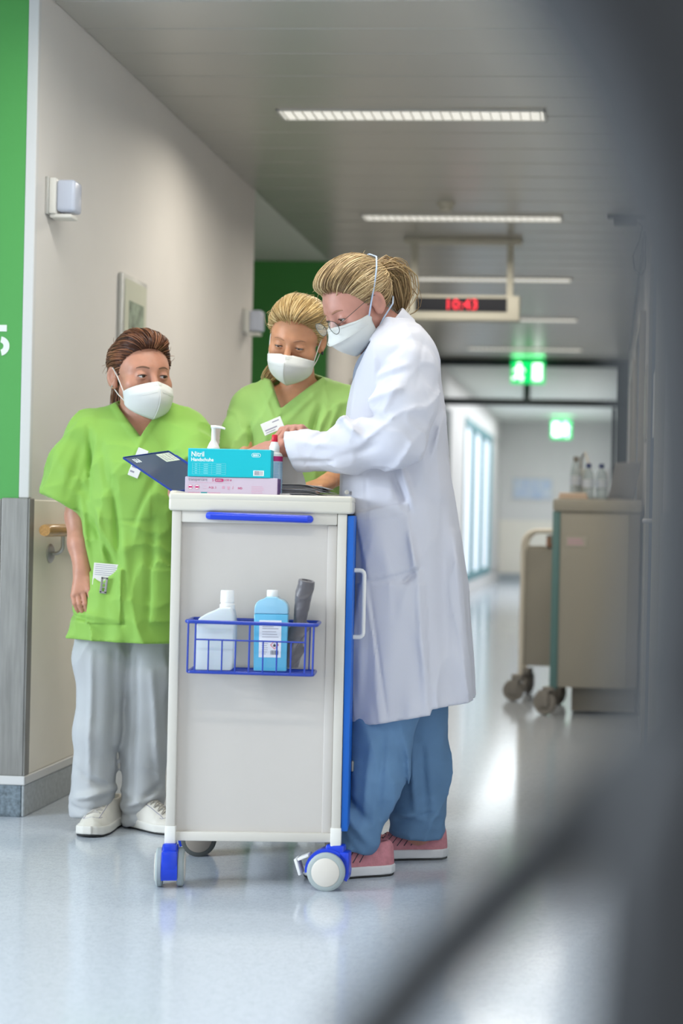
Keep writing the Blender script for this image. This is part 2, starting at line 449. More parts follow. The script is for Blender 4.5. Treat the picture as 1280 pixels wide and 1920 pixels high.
# handrail
def handrail(y0, y1, x, side, brackets, label):
    t = thing('handrail', label, 'handrail', cw(x, y0, 0), -PSI)
    rx = 0.045*side
    L = y1-y0
    MB().tube([(rx, 0.0, 0.945), (rx, 0.02, 0.945), (rx, L, 0.945)], [0.019, 0.0215, 0.0215], 18).build('rail', 'wood', t, True)
    for b in brackets:
        pts = [(0.004*side, b, 0.865), (0.02*side, b, 0.865)] + [(0.02*side+0.025*side*math.sin(R(a)), b, 0.89-0.025*math.cos(R(a))) for a in (20, 45, 70, 90)] + [(rx, b, 0.93)]
        br = MB().tube(pts, 0.0065, 10).build('bracket', 'steel', t, True)
        MB().lathe([(0.033, 0), (0.033, 0.004), (0.026, 0.009), (0.01, 0.011)], (side, 0, 0), (0, b, 0.865), 24).build('rosette', 'steel', br, True)
    return t
handrail(5.165, 8.3, LX+0.008, 1, (0.18, 1.3, 2.5), 'round wooden handrail on steel brackets along the white left wall')
handrail(10.9, 16.5, LX+0.008, 1, (0.3, 2.0, 4.0), 'distant wooden handrail on the left wall beyond the green recess')

# door frame across the corridor with transom panes
fr = MB()
DX0, DX1 = LX, RX-0.005
fr.box(DX0, DX1, Y_DOOR-0.05, Y_DOOR+0.05, 2.66, CH-0.002).box(DX0, DX1, Y_DOOR-0.05, Y_DOOR+0.05, 2.245, 2.315)
fr.box(DX0, DX0+0.08, Y_DOOR-0.05, Y_DOOR+0.05, 0, 2.66).box(DX1-0.12, DX1, Y_DOOR-0.05, Y_DOOR+0.05, 0, 2.66)
fr.box(-0.93, -0.86, Y_DOOR-0.05, Y_DOOR+0.05, 2.315, 2.66)
d1 = struct('door_1', fr, 'anthracite')
MB().box(DX0+0.08, -0.93, Y_DOOR-0.006, Y_DOOR+0.006, 2.315, 2.66).build('pane', 'glass', d1)
MB().box(-0.86, DX1-0.12, Y_DOOR-0.006, Y_DOOR+0.006, 2.315, 2.66).build('pane', 'glass', d1)
# the right leaf stands open against the wall
lf = MB().box(DX1-0.17, DX1-0.13, Y_DOOR+0.06, Y_DOOR+0.9, 0.02, 2.24, bev=0.004, seg=1).build('door_leaf', 'anthracite', d1)
MB().tube([(DX1-0.18, Y_DOOR+0.75, 0.8), (DX1-0.21, Y_DOOR+0.75, 0.82), (DX1-0.21, Y_DOOR+0.75, 1.6), (DX1-0.18, Y_DOOR+0.75, 1.62)], 0.012, 8).build('door_handle', 'steel', lf, True)
lf2 = MB().box(DX0+0.09, DX0+0.13, Y_DOOR+0.06, Y_DOOR+0.9, 0.02, 2.24, bev=0.004, seg=1).build('door_leaf', 'anthracite', d1)

# glazing of the far left side, daylight behind it
for i, (y0, y1) in enumerate(((20.9, 22.4), (22.4, 24.0), (24.0, 25.7))):
    w = MB()
    for (a, b) in ((y0, y0+0.09), (y1-0.09, y1)): w.box(LX-0.09, LX+0.012, a, b, 0.2, 2.4)
    w.box(LX-0.09, LX+0.01, y0, y1, 0.2, 0.3).box(LX-0.09, LX+0.01, y0, y1, 2.3, 2.4)
    wo = struct('window_%d' % (i+1), w, 'teal_frame')
    MB().box(LX-0.05, LX-0.04, y0+0.09, y1-0.09, 0.3, 2.3).build('pane', 'window_light', wo)
struct('trim_12', MB().box(LX, LX+0.03, 17.9, 18.0, 0.0, 1.9), 'teal_frame')

# doors on the right wall
def right_door(n, y0, y1):
    f = MB().box(RX-0.035, RX, y0-0.07, y0, 0, 2.2).box(RX-0.035, RX, y1, y1+0.07, 0, 2.2).box(RX-0.035, RX, y0, y1, 2.13, 2.2)
    o = struct('door_%d' % n, f, 'frame_beige')
    l = MB().box(RX-0.02, RX-0.004, y0, y1, 0.01, 2.13).build('door_leaf', 'door_blue', o)
    MB().tube([(RX-0.02, y0+0.1, 1.02), (RX-0.06, y0+0.1, 1.02), (RX-0.06, y0+0.22, 1.02)], 0.009, 8).build('door_handle', 'steel', l, True)
    MB().box(RX-0.024, RX-0.02, y0+0.35, y0+0.6, 1.35, 1.6).build('door_sign', 'plastic_white', l)
right_door(2, 5.75, 6.75)
right_door(3, 9.0, 10.2)
right_door(4, 11.6, 12.8)

# ---------------------------------------------------------------- ceiling things
def ceiling_lamp(y, power, label):
    t = thing('ceiling_lamp', label, 'lamp', cw(-0.872, y, CH), -PSI, 'louvred strip lamps across the corridor ceiling')
    MB().box(-0.572, 0.572, -0.085, -0.075, -0.010, -0.002).box(-0.572, 0.572, 0.075, 0.085, -0.010, -0.002)\
        .box(-0.572, -0.562, -0.085, 0.085, -0.010, -0.002).box(0.562, 0.572, -0.085, 0.085, -0.010, -0.002).build('housing', 'lamp_housing', t)
    MB().box(-0.56, 0.56, -0.073, 0.073, -0.007, -0.003).build('diffuser', 'lamp_glow', t)
    for i in range(27):
        x = -0.546 + i*0.042
        if i == 0: l0 = MB().box(-0.0015, 0.0015, -0.073, 0.073, -0.014, -0.007).build('louver', 'louver', t); l0.location = (x, 0, 0)
        else:
            l = bpy.data.objects.new('louver', l0.data); COL.objects.link(l); l.parent = t; l.location = (x, 0, 0)
    area_light('lamp_light', (0, 0, -0.04), (0, 0, 0), 1.1, 0.13, power, (1.0, 0.93, 0.80), 165, parent=t)
    return t
ceiling_lamp(6.77, 22, 'nearest and largest louvred strip lamp on the corridor ceiling')
ceiling_lamp(9.06, 17, 'second louvred strip lamp, just behind the smoke detector')
ceiling_lamp(11.33, 15, 'third louvred strip lamp, right behind the hanging clock posts')
ceiling_lamp(13.55, 13, 'fourth strip lamp, beyond the hanging clock')
ceiling_lamp(15.85, 13, 'farthest strip lamp, in front of the dark door frame')
area_light('far_corridor_light', cw(-0.9, 22.5, CH-0.02), (0, 0, -PSI), 1.6, 8, 120, (0.90, 0.95, 1.0))

sd = thing('smoke_detector', 'small round white smoke detector on the corridor ceiling', 'smoke detector', cw(-0.92, 8.65, CH), -PSI)
MB().lathe([(0.05, 0), (0.05, -0.012), (0.044, -0.02)], org=(0, 0, 0)).build('mount', 'housing_cream', sd, True)
MB().lathe([(0.036, -0.02), (0.036, -0.038), (0.028, -0.047), (0.01, -0.05)]).build('sensor_head', 'housing_cream', sd, True)

cm = thing('ceiling_sensor', 'dark box sensor under the ceiling at the right wall with looped cable', 'sensor', cw(0.07, 8.95, CH), -PSI)
MB().box(-0.075, 0.06, -0.05, 0.05, -0.055, -0.02, bev=0.01).build('body', 'black_plastic', cm, True)
MB().box(-0.11, 0.115, -0.02, 0.02, -0.02, 0.0, bev=0.004).build('mount', 'black_plastic', cm, True)
MB().tube([(0.05, 0, -0.03), (0.09, 0, -0.06), (0.075, 0.02, -0.14), (0.04, 0.03, -0.22), (0.05, 0.03, -0.30), (0.09, 0.03, -0.33), (0.112, 0.04, -0.29), (0.112, 0.04, -0.1)], 0.0045, 6).build('cable', 'black_plastic', cm, True)
o = MB().tube([cw(RX-0.012, y, CH-0.05) for y in (9.2, 11, 13, 15.5)], 0.008, 6).build('wall_cable', 'black_plastic', None, True)
tag(o, 'thin black cable along the top of the right wall', 'cable')

# hanging clock display
ck = thing('clock_display', 'ceiling-hung display box showing the time in red digits', 'clock', cw(-0.925, 9.75, 0), -PSI)
cz = 2.305
MB().box(-0.355, 0.355, -0.05, 0.05, cz-0.075, cz+0.08, bev=0.012, seg=2).build('housing', 'housing_cream', ck, True)
dp = MB().box(-0.283, 0.277, -0.056, -0.049, cz-0.02, cz+0.062).build('display', 'clock_black', ck)
text_part('10:43', 0.092, 'clock_red', dp, Matrix.Translation((0.0, -0.0575, cz-0.010)) @ FACE_CAM, 'digits', 0.001, 'CENTER', 0.0008, 1.02)
for x in (-0.30, 0.29): MB().box(x-0.02, x+0.02, -0.02, 0.02, cz+0.08, CH-0.03, bev=0.003).build('post', 'housing_cream', ck)
MB().box(-0.36, 0.36, -0.045, 0.045, CH-0.035, CH-0.001, bev=0.006).build('ceiling_plate', 'housing_cream', ck)

# lit escape signs
def exit_sign(pos, w, h, label, flip):
    t = thing('exit_sign', label, 'exit sign', pos, -PSI)
    MB().box(-w/2, w/2, -0.03, 0.03, -h, 0, bev=0.006).build('light_box', 'sign_green', t, True)
    k = h
    mb = MB()
    s = -1 if flip else 1
    mb.box(-0.44*k if flip else 0.22*k, -0.10*k if flip else 0.62*k, -0.034, -0.030, -0.86*k, -0.12*k)
    mb.build('doorway_symbol', 'sign_white', t)
    cx = -0.38*k if not flip else 0.22*k
    run = MB().lathe([(0.001, -0.004), (0.085*k, -0.004), (0.085*k, 0.0)], (0, 1, 0), (cx, -0.030, -0.17*k), 16)
    run.prism([(cx-0.10*k, -0.27*k), (cx+0.12*k, -0.27*k), (cx+0.26*k, -0.45*k), (cx+0.18*k, -0.50*k), (cx+0.09*k, -0.40*k), (cx+0.07*k, -0.58*k),
               (cx+0.20*k, -0.72*k), (cx+0.14*k, -0.90*k), (cx+0.05*k, -0.88*k), (cx+0.06*k, -0.76*k), (cx-0.04*k, -0.66*k), (cx-0.12*k, -0.82*k),
               (cx-0.30*k, -0.82*k), (cx-0.30*k, -0.72*k), (cx-0.17*k, -0.72*k), (cx-0.10*k, -0.52*k), (cx-0.11*k, -0.40*k), (cx-0.2*k, -0.5*k), (cx-0.27*k, -0.45*k)], -0.034, -0.030)
    run.build('running_figure', 'sign_white', t)
    for x in (-w*0.3, w*0.3): MB().cyl((x, 0, 0), (x, 0, 0.045), 0.006, 8).build('hanger', 'steel', t)
    area_light('sign_light', (0, -0.04, 0.03), (R(180), 0, 0), w, 0.05, 0.8, (0.15, 1.0, 0.35), 180, parent=t)
    return t
exit_sign(cw(-0.875, 16.6, 2.69), 0.35, 0.235, 'larger lit green escape sign hanging before the dark door frame', False)
exit_sign(cw(-0.81, 26.0, 2.69), 0.33, 0.30, 'smaller lit green escape sign in the far corridor behind the door frame', True)

# wall lamps beside doors, framed panel, switch plate, poster
def call_lamp(y, z, label):
    t = thing('call_lamp', label, 'lamp', cw(LX, y, z), -PSI, 'white call lamps on the left wall')
    MB().box(0, 0.012, -0.050, 0.050, -0.063, 0.063, bev=0.003).build('back_plate', 'aluminium', t, True)
    MB().box(0.012, 0.034, -0.045, 0.045, -0.060, 0.060, bev=0.003).build('housing', 'plastic_white', t, True)
    MB().box(0.034, 0.098, -0.040, 0.040, -0.052, 0.056, bev=0.012, seg=3).build('lens_cover', 'lens_blue', t, True)
    MB().box(0.012, 0.085, -0.035, 0.035, -0.072, -0.060, bev=0.002).build('lower_lip', 'plastic_white', t, True)
    return t
call_lamp(5.30, 2.07, 'white call lamp with bluish cover, nearest one beside the green wall')
call_lamp(8.2, 2.02, 'small white call lamp farther along the left wall beside the green recess')

pic = thing('notice_frame', 'pale framed notice panel on left wall behind the dark-haired nurse', 'notice', cw(LX, 6.22, 0), -PSI)
MB().box(0, 0.022, -0.16, 0.16, 1.30, 1.94, bev=0.006).build('frame', 'aluminium', pic, True)
MB().box(0.022, 0.025, -0.14, 0.14, 1.32, 1.92).build('sheet', 'picture_pale', pic)
MB().box(0.025, 0.027, -0.09, 0.10, 1.66, 1.84).build('printed_photo', 'picture_green', pic)
MB().box(0.025, 0.027, -0.08, 0.0, 1.42, 1.62).build('printed_stripe', 'picture_orange', pic)
sw = thing('switch_box', 'grey square switch box on the far left wall between the two blonde women', 'switch', cw(LX, 11.75, 1.93), -PSI)
MB().box(0, 0.05, -0.16, 0.16, -0.10, 0.10, bev=0.01).build('cover', 'wainscot_grey', sw, True)
MB().box(0.05, 0.056, -0.06, 0.06, -0.05, 0.05, bev=0.002).build('button', 'housing_cream', sw, True)
po = thing('wall_poster', 'pale blue poster on the far end wall', 'poster', cw(-1.35, Y_FAR-0.01, 0), -PSI)
MB().box(-0.35, 0.35, -0.012, -0.002, 1.42, 1.80, bev=0.003).build('frame', 'aluminium', po)
MB().box(-0.33, 0.33, -0.016, -0.012, 1.44, 1.78).build('sheet', 'poster_blue', po)
pn = thing('wall_notice', 'small framed notice on the right wall above the laptop cart', 'notice', cw(RX, 7.9, 0), -PSI)
MB().box(-0.02, 0, -0.18, 0.18, 1.42, 1.78, bev=0.004).build('frame', 'frame_beige', pn)
MB().box(-0.023, -0.02, -0.15, 0.15, 1.45, 1.75).build('sheet', 'picture_pale', pn)
# ================================================================= the medication cart in the middle
CART_RZ = R(2.5)
cart = thing('supply_cart', 'tall off-white supply cart on blue casters with blue door edge', 'cart', (-0.640, 4.31, 0), CART_RZ)
W2, DD, ZT = 0.2345, 0.47, 1.064
MB().box(-W2-0.008, W2+0.014, -0.012, DD+0.015, 1.016, 1.052, bev=0.008, seg=3).build('worktop', 'cart_top', cart, True)
MB().box(-W2-0.008, W2+0.014, -0.012, 0.012, 1.044, ZT, bev=0.007, seg=3).box(-W2-0.008, W2+0.014, DD-0.010, DD+0.015, 1.044, ZT+0.012, bev=0.007, seg=3)\
    .box(-W2-0.008, -W2+0.014, 0.0, DD, 1.044, ZT+0.006, bev=0.007, seg=3).box(W2-0.008, W2+0.014, 0.0, DD, 1.044, ZT, bev=0.007, seg=3).build('worktop_rim', 'cart_top', cart, True)
for x in (-W2+0.0125, W2-0.0125):
    for y in (0.0125, DD-0.0125):
        p = MB().box(x-0.0125, x+0.0125, y-0.0125, y+0.0125, 0.135, 1.016, bev=0.003).build('post', 'cart_white', cart, True)
        MB().box(x-0.0145, x+0.0145, y-0.0145, y+0.0145, 0.112, 0.168, bev=0.003).build('post_sleeve', 'plastic_white', p, True)
MB().box(-W2+0.025, W2-0.025, 0.018, 0.026, 0.15, 0.99).build('end_panel', 'cart_panel', cart)
MB().box(W2-0.052, W2-0.025, 0.012, 0.026, 0.15, 0.985, bev=0.004).build('panel_fold', 'cart_panel', cart, True)
MB().box(-W2+0.025, W2-0.025, DD-0.026, DD-0.018, 0.15, 0.99).build('rear_panel', 'cart_panel', cart)
MB().box(-W2+0.002, -W2+0.010, 0.025, DD-0.025, 0.15, 1.016).build('side_panel', 'cart_panel', cart)
MB().box(-W2+0.01, W2-0.01, 0.02, DD-0.02, 0.128, 0.150).build('floor_panel', 'cart_white', cart)
MB().box(-W2+0.024, W2-0.024, 0.006, 0.022, 0.127, 0.152, bev=0.003).build('bottom_rail', 'cart_white', cart, True)
MB().box(-W2+0.024, W2-0.026, 0.002, 0.022, 0.985, 1.018, bev=0.004).build('top_rail', 'cart_white', cart, True)
h = MB().tube([(-0.132, 0.004, 1.004), (-0.132, -0.016, 1.004), (-0.128, -0.020, 1.004), (0.130, -0.020, 1.0), (0.134, -0.016, 1.0), (0.134, 0.004, 1.0)], 0.0105, 14).build('push_bar', 'blue_plastic', cart, True)
dr = MB().box(W2+0.001, W2+0.019, 0.004, DD-0.004, 0.158, 1.012, bev=0.002).build('door', 'cart_blue', cart, True)
pts = [(W2+0.018, 0.09, 0.862)] + [(W2+0.034+0.012*math.cos(R(a)), 0.09, 0.85+0.012*math.sin(R(a))) for a in (90, 60, 30, 0)] \
    + [(W2+0.034+0.012*math.cos(R(a)), 0.09, 0.69+0.012*math.sin(R(a))) for a in (0, -30, -60, -90)] + [(W2+0.018, 0.09, 0.678)]
MB().tube(pts, 0.0062, 10).build('door_handle', 'plastic_white', dr, True)
MB().box(W2+0.019, W2+0.026, 0.13, 0.17, 0.30, 0.33, bev=0.003).build('door_lock', 'steel_dull', dr, True)

def caster(parent, x, y, rz, tyre, hub, brake, hood='blue_plastic'):
    M = Matrix.Translation((x, y, 0)) @ Matrix.Rotation(rz, 4, 'Z')
    oy, cz_, r = 0.016, 0.052, 0.052
    hd = MB()
    def sector(r0, r1, a0, a1, x0, x1, n=18):
        pts = [(r1*math.cos(R(a)), r1*math.sin(R(a))) for a in np.linspace(a0, a1, n)] + [(r0*math.cos(R(a)), r0*math.sin(R(a))) for a in np.linspace(a1, a0, n)]
        vs_ = [(x0, oy+p[0], cz_+p[1]) for p in pts] + [(x1, oy+p[0], cz_+p[1]) for p in pts]; m_ = len(pts)
        hd.add(vs_, [tuple(range(m_)), tuple(reversed(range(m_, 2*m_)))] + [(i, i+m_, (i+1) % m_+m_, (i+1) % m_) for i in range(m_)])
    sector(0.006, 0.0605, -6, 205, -0.021, 0.021)
    hd.box(-0.021, 0.021, oy-0.060, oy-0.030, 0.040, 0.105, bev=0.006)
    hd.box(-0.018, 0.018, -0.03, 0.022, 0.086, 0.122, bev=0.006)
    c = hd.build('caster', hood, parent, True, M)
    MB().cyl((0, 0, 0.10), (0, 0, 0.135), 0.011, 12).build('stem', 'chrome', c, True, M)
    for s in (-1, 1):
        w = MB().lathe([(0.030, -0.008), (r-0.004, -0.008), (r, -0.004), (r, 0.006), (r-0.005, 0.010), (0.040, 0.011)], (s, 0, 0), (s*0.027, oy, cz_), 36).build('wheel', tyre, c, True, M)
        MB().lathe([(0.0385, 0.0), (0.0385, 0.012), (0.036, 0.0135), (0.002, 0.014)], (s, 0, 0), (s*0.027, oy, cz_), 36).build('hub', hub, c, True, M, )
    if brake:
        b = MB().box(-0.024, 0.024, -0.004, 0.004, -0.004, 0.042, bev=0.002, M=Matrix.Translation((0, oy+0.074, 0.042)) @ Matrix.Rotation(R(-18), 4, 'X'))
        b.box(-0.024, 0.024, -0.03, 0.002, -0.003, 0.004, bev=0.0015, M=Matrix.Translation((0, oy+0.078, 0.080)) @ Matrix.Rotation(R(-24), 4, 'X'))
        b.build('brake_pedal', 'cap_white', c, True, M)
    return c
caster(cart, -W2+0.012, 0.014, R(6), 'tyre_grey', 'hub_cream', False)
caster(cart, W2-0.016, 0.014, R(82), 'tyre_grey', 'hub_cream', True)
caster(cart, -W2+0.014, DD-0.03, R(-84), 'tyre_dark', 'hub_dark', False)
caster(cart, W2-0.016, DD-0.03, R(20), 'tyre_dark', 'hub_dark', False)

# ---- wire basket hooked on the end panel
def cart_pt(x, y, z):
    c, s = math.cos(CART_RZ), math.sin(CART_RZ)
    return (-0.640 + x*c - y*s, 4.31 + x*s + y*c, z)
bk = thing('wire_basket', 'blue wire basket hooked on the front of the supply cart', 'basket', cart_pt(-0.005, 0.0, 0.592), CART_RZ)
bk.rotation_euler = (0, R(0.7), CART_RZ)
bx0, bx1, by0, by1, bz = -0.170, 0.170, -0.115, 0.010, 0.132
def rect(x0, x1, y0, y1, z, r=0.012):
    out = []
    for (cx, cy, a) in ((x0+r, y0+r, 180), (x1-r, y0+r, 270), (x1-r, y1-r, 0), (x0+r, y1-r, 90)):
        out += [(cx+r*math.cos(R(a+t)), cy+r*math.sin(R(a+t)), z) for t in (0, 30, 60, 90)]
    return out
MB().tube(rect(bx0, bx1, by0, by1, bz), 0.0052, 10, closed=True).build('top_rim', 'wire_blue', bk, True)
MB().tube(rect(bx0+0.006, bx1-0.006, by0+0.004, by1, 0.0), 0.0042, 10, closed=True).build('bottom_rim', 'wire_blue', bk, True)
def wire(a, b, r=0.0022): MB().cyl(a, b, r, 8).build('wire', 'wire_blue', bk, True)
xs_ = [-0.164, -0.145, -0.110, -0.075, -0.040, -0.004, 0.032, 0.068, 0.105, 0.142, 0.163]
for i, x in enumerate(xs_):
    full = i in (0, 1, 5, 9, 10)
    wire((x, by0, bz if full else bz-0.046), (x, by0+0.004, 0.0), 0.0026 if full else 0.0021)
wire((-0.145, by0-0.001, bz-0.046), (0.142, by0-0.001, bz-0.046), 0.0022)
wire((-0.164, by0+0.004, 0.002), (-0.164, by1, 0.002)); wire((0.163, by0+0.004, 0.002), (0.163, by1, 0.002))
for x in (-0.145, 0.0, 0.145): wire((x, by1-0.002, bz), (x, by1-0.002, 0.0), 0.002)
for y in (-0.085, -0.055, -0.025): wire((-0.164, y, 0.0), (0.163, y, 0.0), 0.002)
for x in (-0.12, 0.11): MB().lathe([(0.008, 0), (0.008, 0.006), (0.004, 0.009)], (0, -1, 0), (x, by1+0.004, bz), 12).build('fixing_screw', 'chrome', bk, True)

def bevel_prism(poly, y0, y1, bev, seg=3):
    bm = bmesh.new()
    vs_ = [bm.verts.new((x, y0, z)) for x, z in poly]
    f = bm.faces.new(vs_)
    r = bmesh.ops.extrude_face_region(bm, geom=[f])
    for v in r['geom']:
        if isinstance(v, bmesh.types.BMVert): v.co.y = y1
    bmesh.ops.bevel(bm, geom=bm.edges[:], offset=bev, segments=seg, affect='EDGES', profile=0.5, clamp_overlap=True)
    bm.verts.index_update()
    mb = MB().add([v.co for v in bm.verts], [[v.index for v in f.verts] for f in bm.faces]); bm.free()
    return mb

# clear canister
can = thing('disinfectant_canister', 'clear plastic canister with white screw cap in the blue wire basket', 'bottle', cart_pt(-0.103, -0.055, 0.597), CART_RZ)
bevel_prism([(-0.052, 0), (0.046, 0), (0.050, 0.02), (0.052, 0.12), (0.048, 0.152), (0.042, 0.166), (0.012, 0.166), (0.004, 0.160), (-0.020, 0.150), (-0.042, 0.136), (-0.049, 0.115)], -0.036, 0.036, 0.009).build('body', 'bottle_clear', can, True, sharp=1.2)
MB().lathe([(0.020, 0.160), (0.020, 0.172), (0.017, 0.174), (0.017, 0.178)], org=(0.028, 0, 0)).build('neck_ring', 'cap_white', can, True)
MB().lathe([(0.0165, 0.177), (0.0185, 0.179), (0.0178, 0.207), (0.0165, 0.210)], org=(0.028, 0, 0)).build('cap', 'cap_white', can, True)
MB().box(0.0505, 0.0525, -0.025, 0.025, 0.03, 0.125).build('side_label', 'label_paper', can)
# blue bottle
bb = thing('sanitizer_bottle', 'bright blue liquid sanitizer bottle with label and white cap in basket', 'bottle', cart_pt(0.044, -0.055, 0.597), CART_RZ)
bb.rotation_euler = (0, 0, CART_RZ)
sh = [(-0.043, 0), (0.043, 0), (0.0445, 0.15)]
sh2 = [(-0.0445, 0.1505), (0.0445, 0.1505), (0.0438, 0.167)] + [(0.014+0.0298*math.cos(R(a)), 0.167+0.024*math.sin(R(a))) for a in (20, 40, 60, 80)] + [(0.0135, 0.196), (-0.0135, 0.196)] + [(-0.014-0.0298*math.cos(R(a)), 0.167+0.024*math.sin(R(a))) for a in (80, 60, 40, 20)] + [(-0.0438, 0.167)]
bevel_prism([(-0.043, 0), (0.043, 0), (0.0445, 0.150), (-0.0445, 0.150)], -0.031, 0.031, 0.0025).build('liquid_body', 'bottle_blue', bb, True, sharp=1.2)
bevel_prism(sh2, -0.030, 0.030, 0.003).build('shoulder', 'bottle_blue_pale', bb, True, sharp=1.2)
MB().lathe([(0.0145, 0.194), (0.0150, 0.196), (0.0150, 0.211), (0.0138, 0.213)]).build('cap', 'cap_white', bb, True)
lb = MB().box(-0.030, 0.028, -0.0318, -0.0305, 0.036, 0.134).build('label', 'label_paper', bb)
def lines(mb, x0, x1, z0, z1, n, h, y, ragged=0.3):
    for i in range(n):
        z = z1 - (z1-z0)*i/max(1, n-1)
        mb.box(x0, x1 - (x1-x0)*random.uniform(0, ragged), y-0.0003, y, z-h/2, z+h/2)
mb = MB(); lines(mb, -0.022, 0.022, 0.112, 0.127, 4, 0.0016, -0.0318, 0.5); lines(mb, -0.022, 0.022, 0.090, 0.104, 3, 0.0013, -0.0318, 0.3); lines(mb, -0.023, -0.006, 0.045, 0.078, 7, 0.0012, -0.0318, 0.4)
mb.build('printed_text', 'print_grey', lb)
mb = MB()
for i in range(14): mb.box(0.001+i*0.0015, 0.001+i*0.0015+random.choice((0.0005, 0.0009)), -0.0321, -0.0318, 0.043, 0.055)
mb.build('barcode', 'print_dark', lb)
mb = MB(); d = 0.0105
for (a, b) in (((0, d), (d, 0)), ((d, 0), (0, -d)), ((0, -d), (-d, 0)), ((-d, 0), (0, d))):
    mb.tube([(0.011+a[0], -0.0321, 0.069+a[1]), (0.011+b[0], -0.0321, 0.069+b[1])], 0.0007, 6)
mb.build('hazard_diamond', 'hazard_red', lb)
MB().prism([(0.008, 0.0645), (0.014, 0.0645), (0.0145, 0.068), (0.0128, 0.0715), (0.0118, 0.0700), (0.0110, 0.0745), (0.0092, 0.0705), (0.0075, 0.068)], -0.0322, -0.0319).build('flame_symbol', 'print_dark', lb)

# ---- things on the worktop
def wt(px, Y, z=1.0525):
    p = at(px, 935, Y); return (p[0], Y, z)
pk = thing('glove_box', 'pale pink glove carton under the teal glove box on cart', 'box', wt(433, 4.41), R(1.5))
MB().box(-0.127, 0.127, 0, 0.12, 0, 0.0585, bev=0.0015, seg=1).build('carton', 'box_pink', pk)
MB().box(0.1266, 0.1275, 0.001, 0.119, 0.001, 0.0575).build('end_flap', 'box_edge', pk)
T = lambda x, z, y=-0.0002: Matrix.Translation((x, y, z)) @ FACE_CAM
text_part('transpercare', 0.0125, 'print_grey', pk, T(-0.118, 0.0475), bold=0.0001, sx=0.80)
mb = MB().box(-0.045, -0.022, -0.0006, 0.0, 0.0462, 0.0540, bev=0.002, seg=1); mb.build('printed_pill', 'print_pink', pk)
text_part('sensitive', 0.0062, 'print_white', pk, T(-0.0435, 0.0486, -0.0009), sx=0.8)
text_part('S', 0.0115, 'print_pink', pk, T(-0.0535, 0.0465)); text_part('150 #', 0.0078, 'print_pink', pk, T(-0.018, 0.0480))
mb = MB(); lines(mb, -0.118, 0.0, 0.0425, 0.0425, 1, 0.0009, 0.0); lines(mb, 0.055, 0.090, 0.0165, 0.034, 5, 0.0012, 0.0, 0.2)
mb.build('printed_text', 'print_pink_pale', pk)
for x in (-0.112, -0.094):
    MB().lathe([(0.0068, 0), (0.0068, 0.0005)], (0, -1, 0), (x, 0, 0.030), 20).build('printed_ring', 'print_pink', pk)
    MB().lathe([(0.0060, 0.0005), (0.0060, 0.0007)], (0, -1, 0), (x, 0, 0.030), 20).build('printed_ring', 'print_white', pk)
    MB().box(x-0.005, x+0.005, -0.0010, -0.0007, 0.0275, 0.0325).build('printed_bar', 'print_pink', pk)
text_part('AQL 2', 0.0075, 'print_pink', pk, T(-0.062, 0.027)); text_part('IVD', 0.0078, 'print_pink', pk, T(0.018, 0.026), bold=0.00015)
mb = MB().box(-0.077, -0.068, -0.0004, 0, 0.033, 0.0338).box(-0.077, -0.068, -0.0004, 0, 0.0255, 0.0263)
mb.lathe([(0.004, 0), (0.004, 0.0004)], (0, -1, 0), (-0.022, 0, 0.030), 10); mb.prism([(-0.012, 0.033), (-0.003, 0.033), (-0.0055, 0.027), (-0.0045, 0.0245), (-0.0105, 0.0245), (-0.0095, 0.027)], -0.0004, 0)
mb.prism([(0.004, 0.0345), (0.0055, 0.0345), (0.0055, 0.028), (0.004, 0.025), (0.002, 0.027)], -0.0004, 0)
mb.build('printed_symbols', 'print_pink_pale', pk)
MB().box(-0.083, -0.066, -0.0005, 0, 0.0115, 0.0165).build('printed_tab', 'print_teal', pk)
mb = MB(); lines(mb, -0.118, -0.086, 0.014, 0.014, 1, 0.004, 0.0, 0.0); lines(mb, -0.064, -0.030, 0.014, 0.014, 1, 0.004, 0.0, 0.0); mb.build('printed_text', 'print_pink_pale', pk)

tb = thing('glove_box', 'teal nitrile glove box with white lettering, on top of pink carton', 'box', wt(428.5, 4.405, 1.1112), R(2.0))
MB().box(-0.1135, 0.1135, 0, 0.12, 0, 0.0775, bev=0.0015, seg=1).build('carton', 'box_teal', tb)
MB().box(-0.1135, 0.1135, 0.001, 0.119, 0.0772, 0.0779).build('top_flap', 'print_teal_light', tb)
text_part('Nitril', 0.0195, 'print_white', tb, T(-0.105, 0.0555), bold=0.0003, sx=0.86)
text_part('Handschuhe', 0.0138, 'print_white', tb, T(-0.105, 0.0425), bold=0.0003, sx=0.90)
mb = MB()
for z in np.linspace(0.007, 0.037, 6): mb.box(-0.101, -0.010, -0.0003, 0, z-0.0003, z+0.0003)
for x in (-0.101, -0.081, -0.048, -0.010): mb.box(x-0.0003, x+0.0003, -0.0003, 0, 0.007, 0.037)
for z in np.linspace(0.010, 0.034, 5):
    mb.box(-0.094, -0.088, -0.0003, 0, z-0.0009, z+0.0009).box(-0.070, -0.058, -0.0003, 0, z-0.0009, z+0.0009).box(-0.036, -0.022, -0.0003, 0, z-0.0009, z+0.0009)
mb.build('printed_table', 'print_teal_light', tb)
mb = MB().tube([(0.066+0.005*math.cos(a), -0.0003, 0.062+0.005*math.sin(a)) for a in np.linspace(math.pi/2, 3*math.pi/2, 9)] + [(0.080+0.005*math.cos(a), -0.0003, 0.062+0.005*math.sin(a)) for a in np.linspace(-math.pi/2, math.pi/2, 9)], 0.0006, 6, closed=True)
mb.build('printed_oval', 'print_white', tb); text_part('0001', 0.0082, 'print_white', tb, T(0.0645, 0.0592), bold=0.0002)
mb = MB().box(0.066, 0.095, -0.0004, 0, 0.005, 0.020); mb.build('barcode_patch', 'print_white', tb)
mb = MB()
